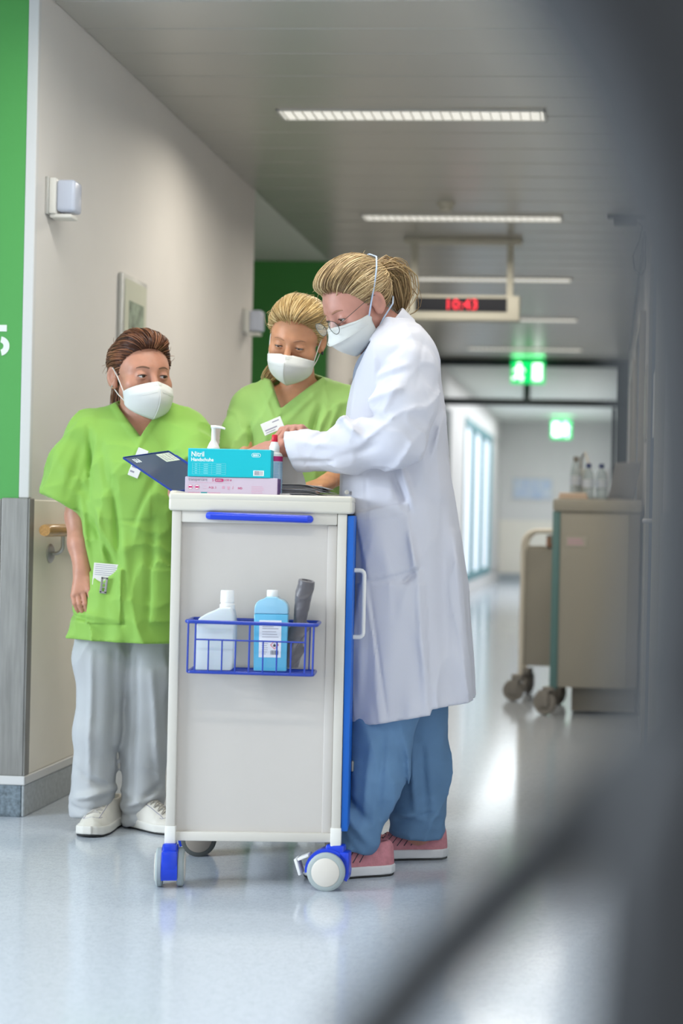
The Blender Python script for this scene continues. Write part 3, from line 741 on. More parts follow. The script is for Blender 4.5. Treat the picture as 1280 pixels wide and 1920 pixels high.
for i in range(11): mb.box(0.069+i*0.0021, 0.069+i*0.0021+random.choice((0.0008, 0.0014)), -0.0007, -0.0004, 0.0068, 0.0185)
mb.build('barcode', 'print_grey', tb)

sb = thing('spray_bottle', 'slim light blue disinfectant bottle with red tip beside the glove boxes', 'bottle', wt(512.5, 4.50), 0)
MB().lathe([(0.021, 0), (0.0235, 0.003), (0.0235, 0.124), (0.021, 0.130), (0.016, 0.133)]).build('body', 'cap_white', sb, True)
MB().lathe([(0.0238, 0.004), (0.0238, 0.108)]).build('label', 'label_lightblue', sb, True)
MB().lathe([(0.0239, 0.108), (0.0239, 0.122)]).build('label_band', 'print_pink', sb, True)
mb = MB()
for i in range(24):
    z = 0.010+i*0.004
    for a0 in (-78, -40): 
        mb.add([(0.0241*math.cos(R(a)), 0.0241*math.sin(R(a)), zz) for a in (a0, a0+10, a0+20, a0+random.uniform(24, 33)) for zz in (z, z+0.0017)], [(0, 2, 3, 1), (2, 4, 5, 3), (4, 6, 7, 5)])
mb.build('printed_text', 'print_blue', sb)
MB().lathe([(0.0145, 0.131), (0.0145, 0.150), (0.0125, 0.153), (0.0105, 0.160), (0.0085, 0.163)]).build('nozzle_collar', 'cap_white', sb, True)
MB().lathe([(0.0078, 0.162), (0.0086, 0.164), (0.0082, 0.181), (0.0070, 0.183)]).build('tip', 'cap_red', sb, True)

pb = thing('pump_bottle', 'white pump dispenser bottle standing behind the glove boxes', 'bottle', wt(398, 4.62), 0)
MB().lathe([(0.036, 0), (0.039, 0.004), (0.039, 0.105), (0.030, 0.122), (0.016, 0.128)]).build('body', 'cap_white', pb, True)
MB().lathe([(0.0165, 0.128), (0.0178, 0.130), (0.0178, 0.149), (0.0165, 0.151)]).build('collar', 'cap_white', pb, True)
MB().lathe([(0.0165, 0.151), (0.013, 0.160), (0.0072, 0.170), (0.0066, 0.203), (0.0072, 0.2045)]).build('pump_head', 'cap_white', pb, True)
MB().tube([(-0.008, 0, 0.2075), (0.004, 0, 0.2085), (0.022, -0.001, 0.207), (0.033, -0.002, 0.2035)], [0.0055, 0.0052, 0.004, 0.003], 10).build('spout', 'cap_white', pb, True)

# paper stack: every sheet its own slightly turned leaf
ps = thing('paper_stack', 'fanned stack of grey printed sheets on the right end of cart', 'papers', wt(573, 4.60), 0)
for i in range(22):
    z = 0.001 + i*0.0021
    M = Matrix.Translation((random.uniform(-0.012, 0.012)-0.0006*i, random.uniform(-0.012, 0.012), z)) @ Matrix.Rotation(R(random.uniform(-7, 7)), 4, 'Z')
    g = MB(); nx = 6
    vs_ = []; w = random.uniform(0.062, 0.072)
    for k in range(nx+1):
        x = -w + 2*w*k/nx
        zc = -0.010*max(0, (x-0.02)/0.05)**2 if i > 4 else 0.0
        for yv in (-0.10, 0.10): vs_ += [(x, yv, zc*i/22), (x, yv, zc*i/22+0.0009)]
    fs = []
    for k in range(nx):
        a = 4*k; fs += [(a+1, a+5, a+7, a+3), (a, a+2, a+6, a+4), (a, a+4, a+5, a+1), (a+2, a+3, a+7, a+6)]
    fs += [(0, 1, 3, 2), (4*nx, 4*nx+2, 4*nx+3, 4*nx+1)]
    g.add([M @ Vector(v) for v in vs_], fs).build('sheet', 'paper_grey' if i % 3 else 'paper', ps)
cs = thing('curled_sheet', 'white sheet of paper curling up behind the red-tipped bottle', 'paper', wt(540, 4.60), 0)
vs_ = []; n = 12
for k in range(n+1):
    t = k/n
    x = -0.075 + 0.115*t + 0.03*t**3; z = 0.130 - 0.080*t**2.2
    for yv in (0.02, 0.10): vs_ += [(x, yv-0.05*t, z), (x+0.0005, yv-0.05*t, z+0.0006)]
vs2 = []
for k in range(n+1):
    t = k/n; a = R(90*t)
    x0 = -0.02; x = x0 + 0.070*t**0.9; zt = 0.128*(1-t**2.6) + 0.050*t**2.6
    vs2 += [(x, 0.012*math.sin(3*t), zt), (x, 0.012*math.sin(3*t)+0.0006, zt), (x, 0.012*math.sin(3*t), 0.047), (x, 0.012*math.sin(3*t)+0.0006, 0.047)]
fs = []
for k in range(n):
    a = 4*k; fs += [(a, a+4, a+6, a+2), (a+1, a+3, a+7, a+5), (a, a+1, a+5, a+4), (a+2, a+6, a+7, a+3)]
fs += [(0, 2, 3, 1), (4*n, 4*n+1, 4*n+3, 4*n+2)]
MB().add(vs2, fs).build('sheet', 'paper', cs, True)
o = MB().box(-0.017, 0.017, -0.02, 0.03, 0, 0.018, bev=0.003).build('note_pad', 'paper', None); o.location = wt(533, 4.49)
tag(o, 'small white note pad beside the slim red-tipped bottle', 'note pad')

# clipboard leaning in the nurse's hand
A, B, C = [Vector(at(*q)) for q in ((231, 858, 4.76), (316, 846, 4.863), (321, 917, 4.592))]
u = (B-A); v = (C-A); v = v - u*(u.dot(v)/u.length_squared); nn = u.cross(v).normalized()
if nn.y > 0: nn = -nn
Mc = Matrix.Translation(A) @ Matrix((( *u.normalized(), 0), (*v.normalized(), 0), (*nn, 0), (0, 0, 0, 1))).transposed()
cbd = thing('clipboard', 'dark blue clipboard with stickers held tilted at cart edge', 'clipboard')
lu, lv = u.length, v.length*1.08
MB().box(0, lu, 0, lv, -0.0025, 0.0, bev=0.001, seg=1).build('board', 'clipboard_blue', cbd, M=Mc)
MB().box(0, lu, -0.0012, 0.0012, -0.004, 0.002).box(-0.0012, 0.0012, 0, lv, -0.004, 0.002).box(0, lu, lv-0.0015, lv+0.001, -0.004, 0.002).box(lu-0.0015, lu+0.001, 0, lv, -0.004, 0.002).build('board_edge', 'clipboard_edge', cbd, M=Mc)
MB().box(lu-0.052, lu-0.006, 0.012, 0.075, 0.0, 0.0006).box(0.085, 0.115, lv-0.052, lv-0.010, 0.0, 0.0006).build('sticker', 'sticker', cbd, M=Mc)
mb = MB()
for i in range(4):
    for j in range(7): mb.box(lu-0.047+i*0.0105, lu-0.047+i*0.0105+random.uniform(0.003, 0.007), 0.02+j*0.007, 0.024+j*0.007, 0.0006, 0.0009)
mb.build('sticker_print', 'print_grey', cbd, M=Mc)
mb = MB()
for i in range(3):
    for j in range(5): mb.box(0.016+i*0.007, 0.016+i*0.007+random.uniform(0.003, 0.005), 0.022+j*0.006, 0.026+j*0.006, 0.0, 0.0004)
mb.build('lettering', 'print_white', cbd, M=Mc)
MB().tube([(lu+0.001, 0.04, -0.004), (lu+0.001, 0.15, -0.004)], 0.007, 10).box(lu-0.012, lu+0.004, 0.05, 0.14, -0.018, -0.002, bev=0.003).build('clip', 'clipboard_edge', cbd, True, M=Mc)
MB().box(0.008, lu-0.01, 0.01, lv-0.01, -0.0065, -0.003).build('paper_pad', 'paper', cbd, M=Mc)

# ================================================================= the two carts at the right wall
rc = thing('laptop_cart', 'tan cart with teal corner post carrying bottles and a laptop', 'cart', cw(-0.06, 8.36, 0), -PSI)
MB().box(-0.235, 0.235, -0.012, 0.56, 1.068, 1.135, bev=0.012).build('worktop', 'cart_tan', rc, True)
MB().box(-0.20, 0.225, 0.006, 0.54, 0.15, 1.068, bev=0.004).build('body', 'cart_tan', rc, True)
MB().box(0.165, 0.225, 0.002, 0.01, 0.16, 1.06).build('side_trim', 'cart_tan_dark', rc)
for (x, y) in ((-0.215, 0.012), (-0.215, 0.53)): MB().box(x-0.02, x+0.02, y-0.015, y+0.015, 0.14, 1.068, bev=0.004).build('corner_post', 'cart_teal', rc, True)
MB().box(-0.12, 0.22, 0.08, 0.52, 0.02, 0.148, bev=0.004).build('lower_box', 'cart_tan_dark', rc)  # plain dark box below the cart body
lbp = MB().box(-0.165, -0.055, 0.003, 0.007, 0.885, 0.94).build('label_plate', 'frame_beige', rc)
mb = MB(); lines(mb, -0.155, -0.07, 0.90, 0.925, 3, 0.005, 0.003, 0.3); mb.build('printed_text', 'print_pink_pale', lbp)
def big_caster(parent, x, y, rz, r=0.066, top=0.15):
    M = Matrix.Translation((x, y, 0)) @ Matrix.Rotation(rz, 4, 'Z')
    c = MB().box(-0.03, 0.03, -0.035, 0.03, r*2-0.004, top, bev=0.008).box(-0.03, -0.022, -0.01, 0.05, r*0.7, r*2, bev=0.003).box(0.022, 0.03, -0.01, 0.05, r*0.7, r*2, bev=0.003).build('caster', 'wheel_grey', parent, True, M)
    w = MB().lathe([(0.02, -0.016), (r-0.006, -0.016), (r, -0.010), (r, 0.010), (r-0.006, 0.016), (0.02, 0.016)], (1, 0, 0), (0, 0.025, r), 28).build('wheel', 'wheel_grey', c, True, M)
    MB().lathe([(r*0.55, -0.019), (r*0.55, 0.019)], (1, 0, 0), (0, 0.025, r), 20).build('hub', 'cart_tan_dark', c, True, M)
big_caster(rc, -0.235, 0.02, R(60)); big_caster(rc, -0.215, 0.52, R(-30)); big_caster(rc, 0.19, 0.52, R(20))

lc = thing('linen_cart', 'tubular framed linen cart standing behind the laptop cart', 'cart', cw(-0.25, 8.98, 0), -PSI)
pts = [(-0.23, 0.02, 0.15), (-0.23, 0.02, 0.86)] + arc((-0.15, 0.02, 0.88), 0.08, 180, 90, 6) + [(0.05, 0.02, 0.96)]
for dy in (0.0, 0.42): MB().tube([(p[0], p[1]+dy, p[2]) for p in pts], 0.014, 12).build('frame_tube', 'wainscot', lc, True)
MB().tube([(-0.15, 0.02, 0.96), (-0.15, 0.44, 0.96)], 0.011, 10).build('cross_tube', 'wainscot', lc, True)
MB().box(-0.215, 0.22, 0.03, 0.42, 0.20, 0.86, bev=0.006).build('body', 'cart_tan', lc, True)
MB().box(-0.08, 0.02, 0.018, 0.03, 0.885, 0.94, bev=0.003).build('latch', 'cart_tan_dark', lc, True)
MB().box(-0.21, 0.21, 0.05, 0.40, 0.86, 0.875).build('lid', 'cart_tan', lc)
big_caster(lc, -0.245, 0.01, R(75), 0.06, 0.155); big_caster(lc, -0.215, 0.42, R(-20), 0.06, 0.155); big_caster(lc, 0.18, 0.42, R(-20), 0.06, 0.155); big_caster(lc, 0.18, 0.04, R(30), 0.06, 0.155)
ob = thing('orange_box', 'small orange box on top of the linen cart', 'box', cw(-0.30, 9.03, 0.876), -PSI)
MB().box(-0.05, 0.09, -0.03, 0.06, 0, 0.06, bev=0.004).build('carton', 'orange_box', ob); MB().box(-0.05, 0.09, -0.031, 0.061, 0.05, 0.062, bev=0.002).build('lid', 'cart_tan_dark', ob)

def water_bottle(x, y, cap, label, hgt=1.0):
    t = thing('water_bottle', label, 'bottle', cw(x, y, 1.1355), -PSI, 'water bottles on the laptop cart')
    k = hgt
    MB().lathe([(0.026, 0), (0.031, 0.004), (0.031, 0.05*k), (0.029, 0.055*k), (0.031, 0.06*k), (0.031, 0.115*k), (0.024, 0.145*k), (0.013, 0.165*k), (0.0125, 0.172*k)]).build('body', 'pet_clear', t, True)
    MB().lathe([(0.0316, 0.062*k), (0.0316, 0.105*k)]).build('label', 'poster_blue', t, True)
    MB().lathe([(0.0145, 0.168*k), (0.015, 0.170*k), (0.0145, 0.188*k), (0.012, 0.190*k)]).build('cap', cap, t, True)
water_bottle(-0.115, 8.47, 'cap_blue', 'left one of the two blue-capped water bottles on laptop cart')
water_bottle(-0.045, 8.50, 'cap_blue', 'right one of the two blue-capped water bottles, nearer to the laptop')
water_bottle(-0.185, 8.62, 'cart_tan_dark', 'tall grey-capped bottle at the left end of the laptop cart', 1.22)
ds = thing('lever_dispenser', 'metal lever dispenser rising behind the bottles on laptop cart', 'dispenser', cw(-0.16, 8.76, 1.1355), -PSI)
MB().box(-0.035, 0.035, -0.03, 0.03, 0, 0.17, bev=0.008).build('body', 'aluminium', ds, True)
MB().tube([(0.0, 0, 0.16), (0.0, 0, 0.23), (0.02, -0.02, 0.26), (0.05, -0.05, 0.17)], 0.008, 8).build('lever', 'steel', ds, True)
tw = thing('folded_towels', 'folded peach towels at the left front of the laptop cart', 'towels', cw(-0.20, 8.41, 1.1355), -PSI)
MB().box(-0.07, 0.085, -0.03, 0.11, 0, 0.017, bev=0.007, seg=3).build('towel', 'towel_peach', tw, True)
MB().box(-0.065, 0.08, -0.025, 0.11, 0.017, 0.032, bev=0.007, seg=3).build('towel', 'towel_peach', tw, True)
lp = thing('laptop', 'grey laptop with tilted screen on the right-wall cart', 'laptop', cw(0.0, 8.62, 1.1355), -PSI)
lp.rotation_euler = (0, 0, R(-62))
MB().box(-0.13, 0.13, -0.055, 0.08, 0.0, 0.016, bev=0.004).build('base', 'laptop_grey', lp, True)
Ms = Matrix.Translation((0, 0.08, 0.012)) @ Matrix.Rotation(R(-12), 4, 'X')
scn = MB().box(-0.13, 0.13, -0.009, 0.0, 0.0, 0.20, bev=0.004).build('screen_lid', 'laptop_grey', lp, True, M=Ms)
MB().box(-0.12, 0.12, -0.0105, -0.009, 0.014, 0.188).build('screen', 'laptop_grey', scn, M=Ms)
mb = MB()
for i in range(12):
    for j in range(4): mb.box(-0.12+i*0.0202, -0.12+i*0.0202+0.017, 0.045-j*0.022, 0.062-j*0.022, 0.016, 0.0175)
k_ = mb.build('keyboard', 'black_plastic', lp); 
# ================================================================= implicit surfaces for bodies and clothes
f4 = np.float32
def V3(*a): return np.array(a if len(a) > 1 else a[0], dtype=f4)
def sph(p, c, r): return np.sqrt(((p - V3(c))**2).sum(1)) - f4(r)
def ell(p, c, r):
    q = p - V3(c); r = V3(r)
    k0 = np.sqrt(((q/r)**2).sum(1)); k1 = np.sqrt(((q/(r*r))**2).sum(1)) + f4(1e-9)
    return k0*(k0-1)/k1
def seg(p, a, b, ra, rb, ny=None, sq=1.0):
    a = V3(a); ab = V3(b) - a; q = p - a
    h = np.clip(q @ ab / f4(max(1e-12, float(ab @ ab))), 0, 1)
    d = q - h[:, None]*ab
    if ny is not None:
        n = V3(ny); d = d - (d @ n)[:, None]*n*f4(1-1/sq)
    return np.sqrt((d**2).sum(1)) - (f4(ra) + h*f4(rb-ra))
def smin(a, b, k):
    h = np.clip(f4(0.5) + f4(0.5/k)*(b-a), 0, 1)
    return b + (a-b)*h - f4(k)*h*(1-h)
def smax(a, b, k): return -smin(-a, -b, k)
def chain(p, pts, rs, k=0.02, **kw):
    d = None
    for i in range(len(pts)-1):
        s = seg(p, pts[i], pts[i+1], rs[i], rs[i+1], **kw)
        d = s if d is None else smin(d, s, k)
    return d
def smooth_keys(keys, n=60):
    K = np.array(sorted(keys), dtype=float); z = np.linspace(K[0, 0], K[-1, 0], n)
    out = [z]
    for c in range(1, K.shape[1]):
        v = np.interp(z, K[:, 0], K[:, c])
        for _ in range(3): v = np.convolve(np.r_[v[0], v, v[-1]], [0.25, 0.5, 0.25], 'valid')
        out.append(v)
    return np.array(out)
def loft(p, K, e=2.4):
    z = p[:, 2]
    cx, cy, a, b = [np.interp(z, K[0], K[i]).astype(f4) for i in (1, 2, 3, 4)]
    m = (np.abs((p[:, 0]-cx)/a)**f4(e) + np.abs((p[:, 1]-cy)/b)**f4(e))**f4(1/e)
    d = (m-1)*np.minimum(a, b)
    return np.maximum(d, np.maximum(f4(K[0][0])-z, z-f4(K[0][-1])))
def waves(p, seed, scale, stretch=(1, 1, 1), n=5):
    r = np.random.default_rng(seed); q = p*V3(stretch)*f4(scale); s = np.zeros(len(p), f4)
    for i in range(n):
        v = r.normal(size=3); v /= np.linalg.norm(v); k = V3(v*(0.7+0.35*i))
        s += np.sin(q @ k*f4(6.28) + f4(r.uniform(0, 6.28)))/f4(1+0.35*i)
    return s/f4(2.4)
def ridges(p, seed, scale, stretch=(1, 1, 1)):
    """sharp-crested folds, 0..1"""
    return (1-np.abs(waves(p, seed, scale, stretch, 4)))**4
def crease(p, a, b, w, amp):
    """soft ridge (amp>0) or groove along a line seen from the front"""
    q = p[:, [0, 2]]; A = V3(a[0], a[2]); ab = V3(b[0], b[2]) - A
    h = np.clip((q-A) @ ab/f4(max(1e-9, float(ab @ ab))), 0, 1)
    d = q - A - h[:, None]*ab
    return f4(amp)*np.exp(-(d**2).sum(1)/f4(w*w))*np.sin(f4(np.pi)*np.clip(h*0.9+0.05, 0, 1))**f4(0.5)

def axis(lo, hi, coarse, fines=()):
    out = [lo]
    while out[-1] < hi:
        x = out[-1]; h = coarse
        for (a, b, s) in fines:
            if a <= x <= b: h = min(h, s)
            elif x < a < x+h: h = min(h, max(s, a-x))
        out.append(x+h)
    return np.array(out, dtype=f4)

def sdf_mesh(f, xs, ys, zs, B=6):
    nx, ny, nz = len(xs), len(ys), len(zs)
    V = np.empty((nx, ny, nz), f4)
    bx, by, bz = [list(range(0, n, B)) for n in (nx, ny, nz)]
    cen, rad = [], []
    def mid(a, i): j = min(i+B, len(a)-1); return (a[i]+a[j])/2, (a[j]-a[max(0, i-1)])/2 + 1e-3
    mx, my, mz = [[mid(a, i) for i in b] for a, b in ((xs, bx), (ys, by), (zs, bz))]
    G = np.array(np.meshgrid([m[0] for m in mx], [m[0] for m in my], [m[0] for m in mz], indexing='ij'), dtype=f4).reshape(3, -1).T
    H = np.array(np.meshgrid([m[1] for m in mx], [m[1] for m in my], [m[1] for m in mz], indexing='ij'), dtype=f4).reshape(3, -1).T
    d = f(G); act = np.abs(d) < np.sqrt((H**2).sum(1))*1.35 + 0.012
    d3 = d.reshape(len(bx), len(by), len(bz))
    for i, x in enumerate(bx):
        for j, y in enumerate(by):
            V[x:x+B, y:y+B, :] = np.repeat(np.where(d3[i, j] < 0, f4(-1), f4(1)), B)[None, None, :nz]
    A = act.reshape(d3.shape)
    mask = np.repeat(np.repeat(np.repeat(A, B, 0), B, 1), B, 2)[:nx, :ny, :nz]
    I = np.argwhere(mask)
    vals = np.empty(len(I), f4)
    for s in range(0, len(I), 120000):
        c = I[s:s+120000]
        vals[s:s+120000] = f(np.stack([xs[c[:, 0]], ys[c[:, 1]], zs[c[:, 2]]], 1))
    V[mask] = vals
    S = V < 0
    cnt = np.zeros((nx-1, ny-1, nz-1), np.int8)
    offs = [(a, b, c) for a in (0, 1) for b in (0, 1) for c in (0, 1)]
    for (a, b, c) in offs: cnt += S[a:nx-1+a, b:ny-1+b, c:nz-1+c]
    cells = np.argwhere((cnt > 0) & (cnt < 8))
    cv = np.stack([V[cells[:, 0]+a, cells[:, 1]+b, cells[:, 2]+c] for (a, b, c) in offs], 1)
    oc = np.array(offs, f4)
    acc = np.zeros((len(cells), 3), f4); num = np.zeros(len(cells), f4)
    for i in range(8):
        for j in range(i+1, 8):
            if np.abs(oc[i]-oc[j]).sum() == 1:
                a, b = cv[:, i], cv[:, j]; m = (a < 0) != (b < 0)
                t = np.where(m, a/np.where(m, a-b, 1), 0)
                acc += np.where(m[:, None], oc[i] + t[:, None]*(oc[j]-oc[i]), 0); num += m
    fr = acc/num[:, None]
    P = np.empty_like(fr)
    for k, ax in enumerate((xs, ys, zs)):
        i = cells[:, k]; P[:, k] = ax[i] + fr[:, k]*(ax[i+1]-ax[i])
    idx = np.full((nx-1, ny-1, nz-1), -1, np.int32); idx[cells[:, 0], cells[:, 1], cells[:, 2]] = np.arange(len(cells))
    quads = []
    for k in range(3):
        sl0 = [slice(None)]*3; sl1 = [slice(None)]*3; sl0[k] = slice(0, -1); sl1[k] = slice(1, None)
        for q in range(3):
            if q != k: sl0[q] = slice(1, -1); sl1[q] = slice(1, -1)
        a, b = S[tuple(sl0)], S[tuple(sl1)]
        E = np.argwhere(a != b)
        sg = a[E[:, 0], E[:, 1], E[:, 2]]
        for q in range(3):
            if q != k: E[:, q] += 1
        u, v = [q for q in range(3) if q != k]
        def g(du, dv):
            c = E.copy(); c[:, u] += du; c[:, v] += dv
            return idx[c[:, 0], c[:, 1], c[:, 2]]
        Q = np.stack([g(-1, -1), g(0, -1), g(0, 0), g(-1, 0)], 1)
        flip = sg if k != 1 else ~sg
        Q = np.where(flip[:, None], Q, Q[:, ::-1])
        quads.append(Q)
    Q = np.concatenate(quads); Q = Q[(Q >= 0).all(1)]
    return P, Q

def mesh_np(name, P, Q, m, parent, org=(0, 0, 0), attr=None, tris=None):
    me = bpy.data.meshes.new(name)
    P = np.asarray(P, dtype=f4) - np.asarray(org, dtype=f4)
    me.vertices.add(len(P)); me.vertices.foreach_set('co', P.ravel())
    nq = len(Q)
    me.loops.add(nq*4); me.loops.foreach_set('vertex_index', np.ascontiguousarray(Q, dtype=np.int32).ravel())
    me.polygons.add(nq); me.polygons.foreach_set('loop_start', np.arange(nq, dtype=np.int32)*4)
    me.update(calc_edges=True)
    me.polygons.foreach_set('use_smooth', np.ones(nq, bool))
    if attr is not None:
        at_ = me.attributes.new('strand', 'FLOAT', 'POINT'); at_.data.foreach_set('value', np.asarray(attr, dtype=f4))
    me.materials.append(MATS[m]); me.validate()
    o = bpy.data.objects.new(name, me); COL.objects.link(o)
    if parent: o.parent = parent
    return o

def sdf_obj(name, f, xs, ys, zs, m, parent, org):
    P, Q = sdf_mesh(f, xs, ys, zs)
    return mesh_np(name, P, Q, m, parent, org)

# ---------------------------------------------------------------- heads
def rotm(yaw, pitch, roll):
    return np.array(Matrix.Rotation(R(yaw), 3, 'Z') @ Matrix.Rotation(R(pitch), 3, 'X') @ Matrix.Rotation(R(roll), 3, 'Y'), dtype=f4)
class Head:
    def __init__(s, c, yaw, pitch, roll, scale, lid=0.0050, brow=0.0):
        s.c = V3(c); s.R = rotm(yaw, pitch, roll); s.s = scale; s.lid = lid; s.brow = brow
    def loc(s, p): return ((p - s.c) @ s.R)/f4(s.s)
    def w(s, q): return s.c + s.R @ (V3(q)*f4(s.s))
    def sdf_local(s, q):
        m = q.copy(); m[:, 0] = np.abs(m[:, 0])
        d = ell(q, (0, 0.016, 0.040), (0.0735, 0.091, 0.078))
        d = smin(d, seg(q, (0, -0.026, 0.014), (0, -0.043, -0.060), 0.0615, 0.037), 0.035)
        d = smin(d, seg(m, (0.045, -0.004, -0.042), (0.006, -0.056, -0.082), 0.020, 0.022), 0.028)
        d = smin(d, sph(q, (0, -0.066, -0.083), 0.021), 0.02)
        d = smin(d, seg(m, (0.010, -0.071, 0.027), (0.040, -0.056, 0.026), 0.0150, 0.013), 0.016)
        d = smin(d, sph(m, (0.044, -0.051, -0.020), 0.026), 0.024)
        d = smin(d, ell(q, (0, -0.078, -0.052), (0.028, 0.016, 0.020)), 0.016)
        d = smax(d, -sph(m, (0.032, -0.103, 0.007), 0.0200), 0.012)
        d = smin(d, sph(m, (0.0315, -0.0735, 0.0065), 0.0146), 0.005)
        d = smax(d, -seg(m, (0.018, -0.0935, 0.0155), (0.044, -0.083, 0.0150), 0.0016, 0.0014), 0.004)
        n = seg(q, (0, -0.084, 0.016), (0, -0.106, -0.026), 0.0075, 0.0115)
        n = smin(n, sph(m, (0.011, -0.097, -0.032), 0.0085), 0.008)
        d = smin(d, n, 0.011)
        d = smax(d, -ell(m, (0.0318, -0.0885, 0.0055), (0.0135, 0.013, s.lid)), 0.0012)
        e = m.copy(); ca, sa = math.cos(0.35), math.sin(0.35)
        ex, ey = m[:, 0]-f4(0.0735), m[:, 1]-f4(0.014)
        e[:, 0] = ex*ca - ey*sa; e[:, 1] = ex*sa + ey*ca; e[:, 2] = m[:, 2]
        ear = ell(e, (0.004, 0.004, 0.002), (0.0085, 0.0195, 0.031))
        ear = smin(ear, ell(e, (0.003, -0.004, -0.022), (0.007, 0.010, 0.012)), 0.008)
        ear = smax(ear, -ell(e, (0.013, 0.001, 0.004), (0.008, 0.0115, 0.019)), 0.005)
        ear = smin(ear, sph(e, (0.006, -0.010, 0.000), 0.005), 0.004)
        return smin(d, ear, 0.006)
    def sdf(s, p):
        return near_only(p, s.c, 0.17*s.s, lambda q: s.sdf_local(s.loc(q))*f4(s.s))
    def surf(s, x, z):
        ys = np.linspace(-0.14, 0.0, 281, dtype=f4)
        d = s.sdf_local(np.stack([np.full_like(ys, x), ys, np.full_like(ys, z)], 1))
        i = int(np.argmax(d < 0)); return float(ys[i])

def face_parts(hd, root, org, gaze, brow_mat, iris='iris_brown', lashes=True, brow_raise=0.0):
    org = np.asarray(org)
    for sx in (-1, 1):
        c = hd.w((sx*0.0315, -0.0735, 0.0065)); r = 0.0131*hd.s
        e = MB().lathe([(r*math.sin(a), -r*math.cos(a)) for a in np.linspace(0.02, math.pi-0.02, 14)], org=c-org, n=20).build('eye', 'eye_white', root, True, sharp=3)
        g = hd.R @ V3(gaze); g = g/np.linalg.norm(g)
        MB().lathe([(r*1.015*math.sin(a), r*1.015*math.cos(a)) for a in np.linspace(0.46, 0.01, 6)], Vector([float(v) for v in g]), c-org, 20).build('iris', iris, e, True, sharp=3)
        pts = []
        for t in np.linspace(0, 1, 9):
            x = sx*(0.014+0.033*t); z = 0.0275 + brow_raise + 0.0055*math.sin(math.pi*min(1, t*0.85)) - 0.003*t
            pts.append(hd.w((x, hd.surf(x, z)-0.0003, z)) - org)
        MB().tube(pts, [0.0016*hd.s*(0.5+1.1*math.sin(math.pi*min(0.98, 0.15+t*0.85))) for t in np.linspace(0, 1, 9)], 6).build('eyebrow', brow_mat, root, True)
        if lashes:
            pts = []
            for t in np.linspace(0, 1, 9):
                x = sx*(0.0185+0.027*t); z = 0.0058 + hd.lid*math.sin(math.pi*(0.08+0.84*t)) - 0.0016*t
                pts.append(hd.w((x, min(hd.surf(x, z+0.001), hd.surf(x, z+0.003))-0.0012, z)) - org)
            MB().tube(pts, [0.0013*hd.s*(0.35+math.sin(math.pi*t)) for t in np.linspace(0.05, 0.95, 9)], 6).build('eyelash', 'lash', root, True)

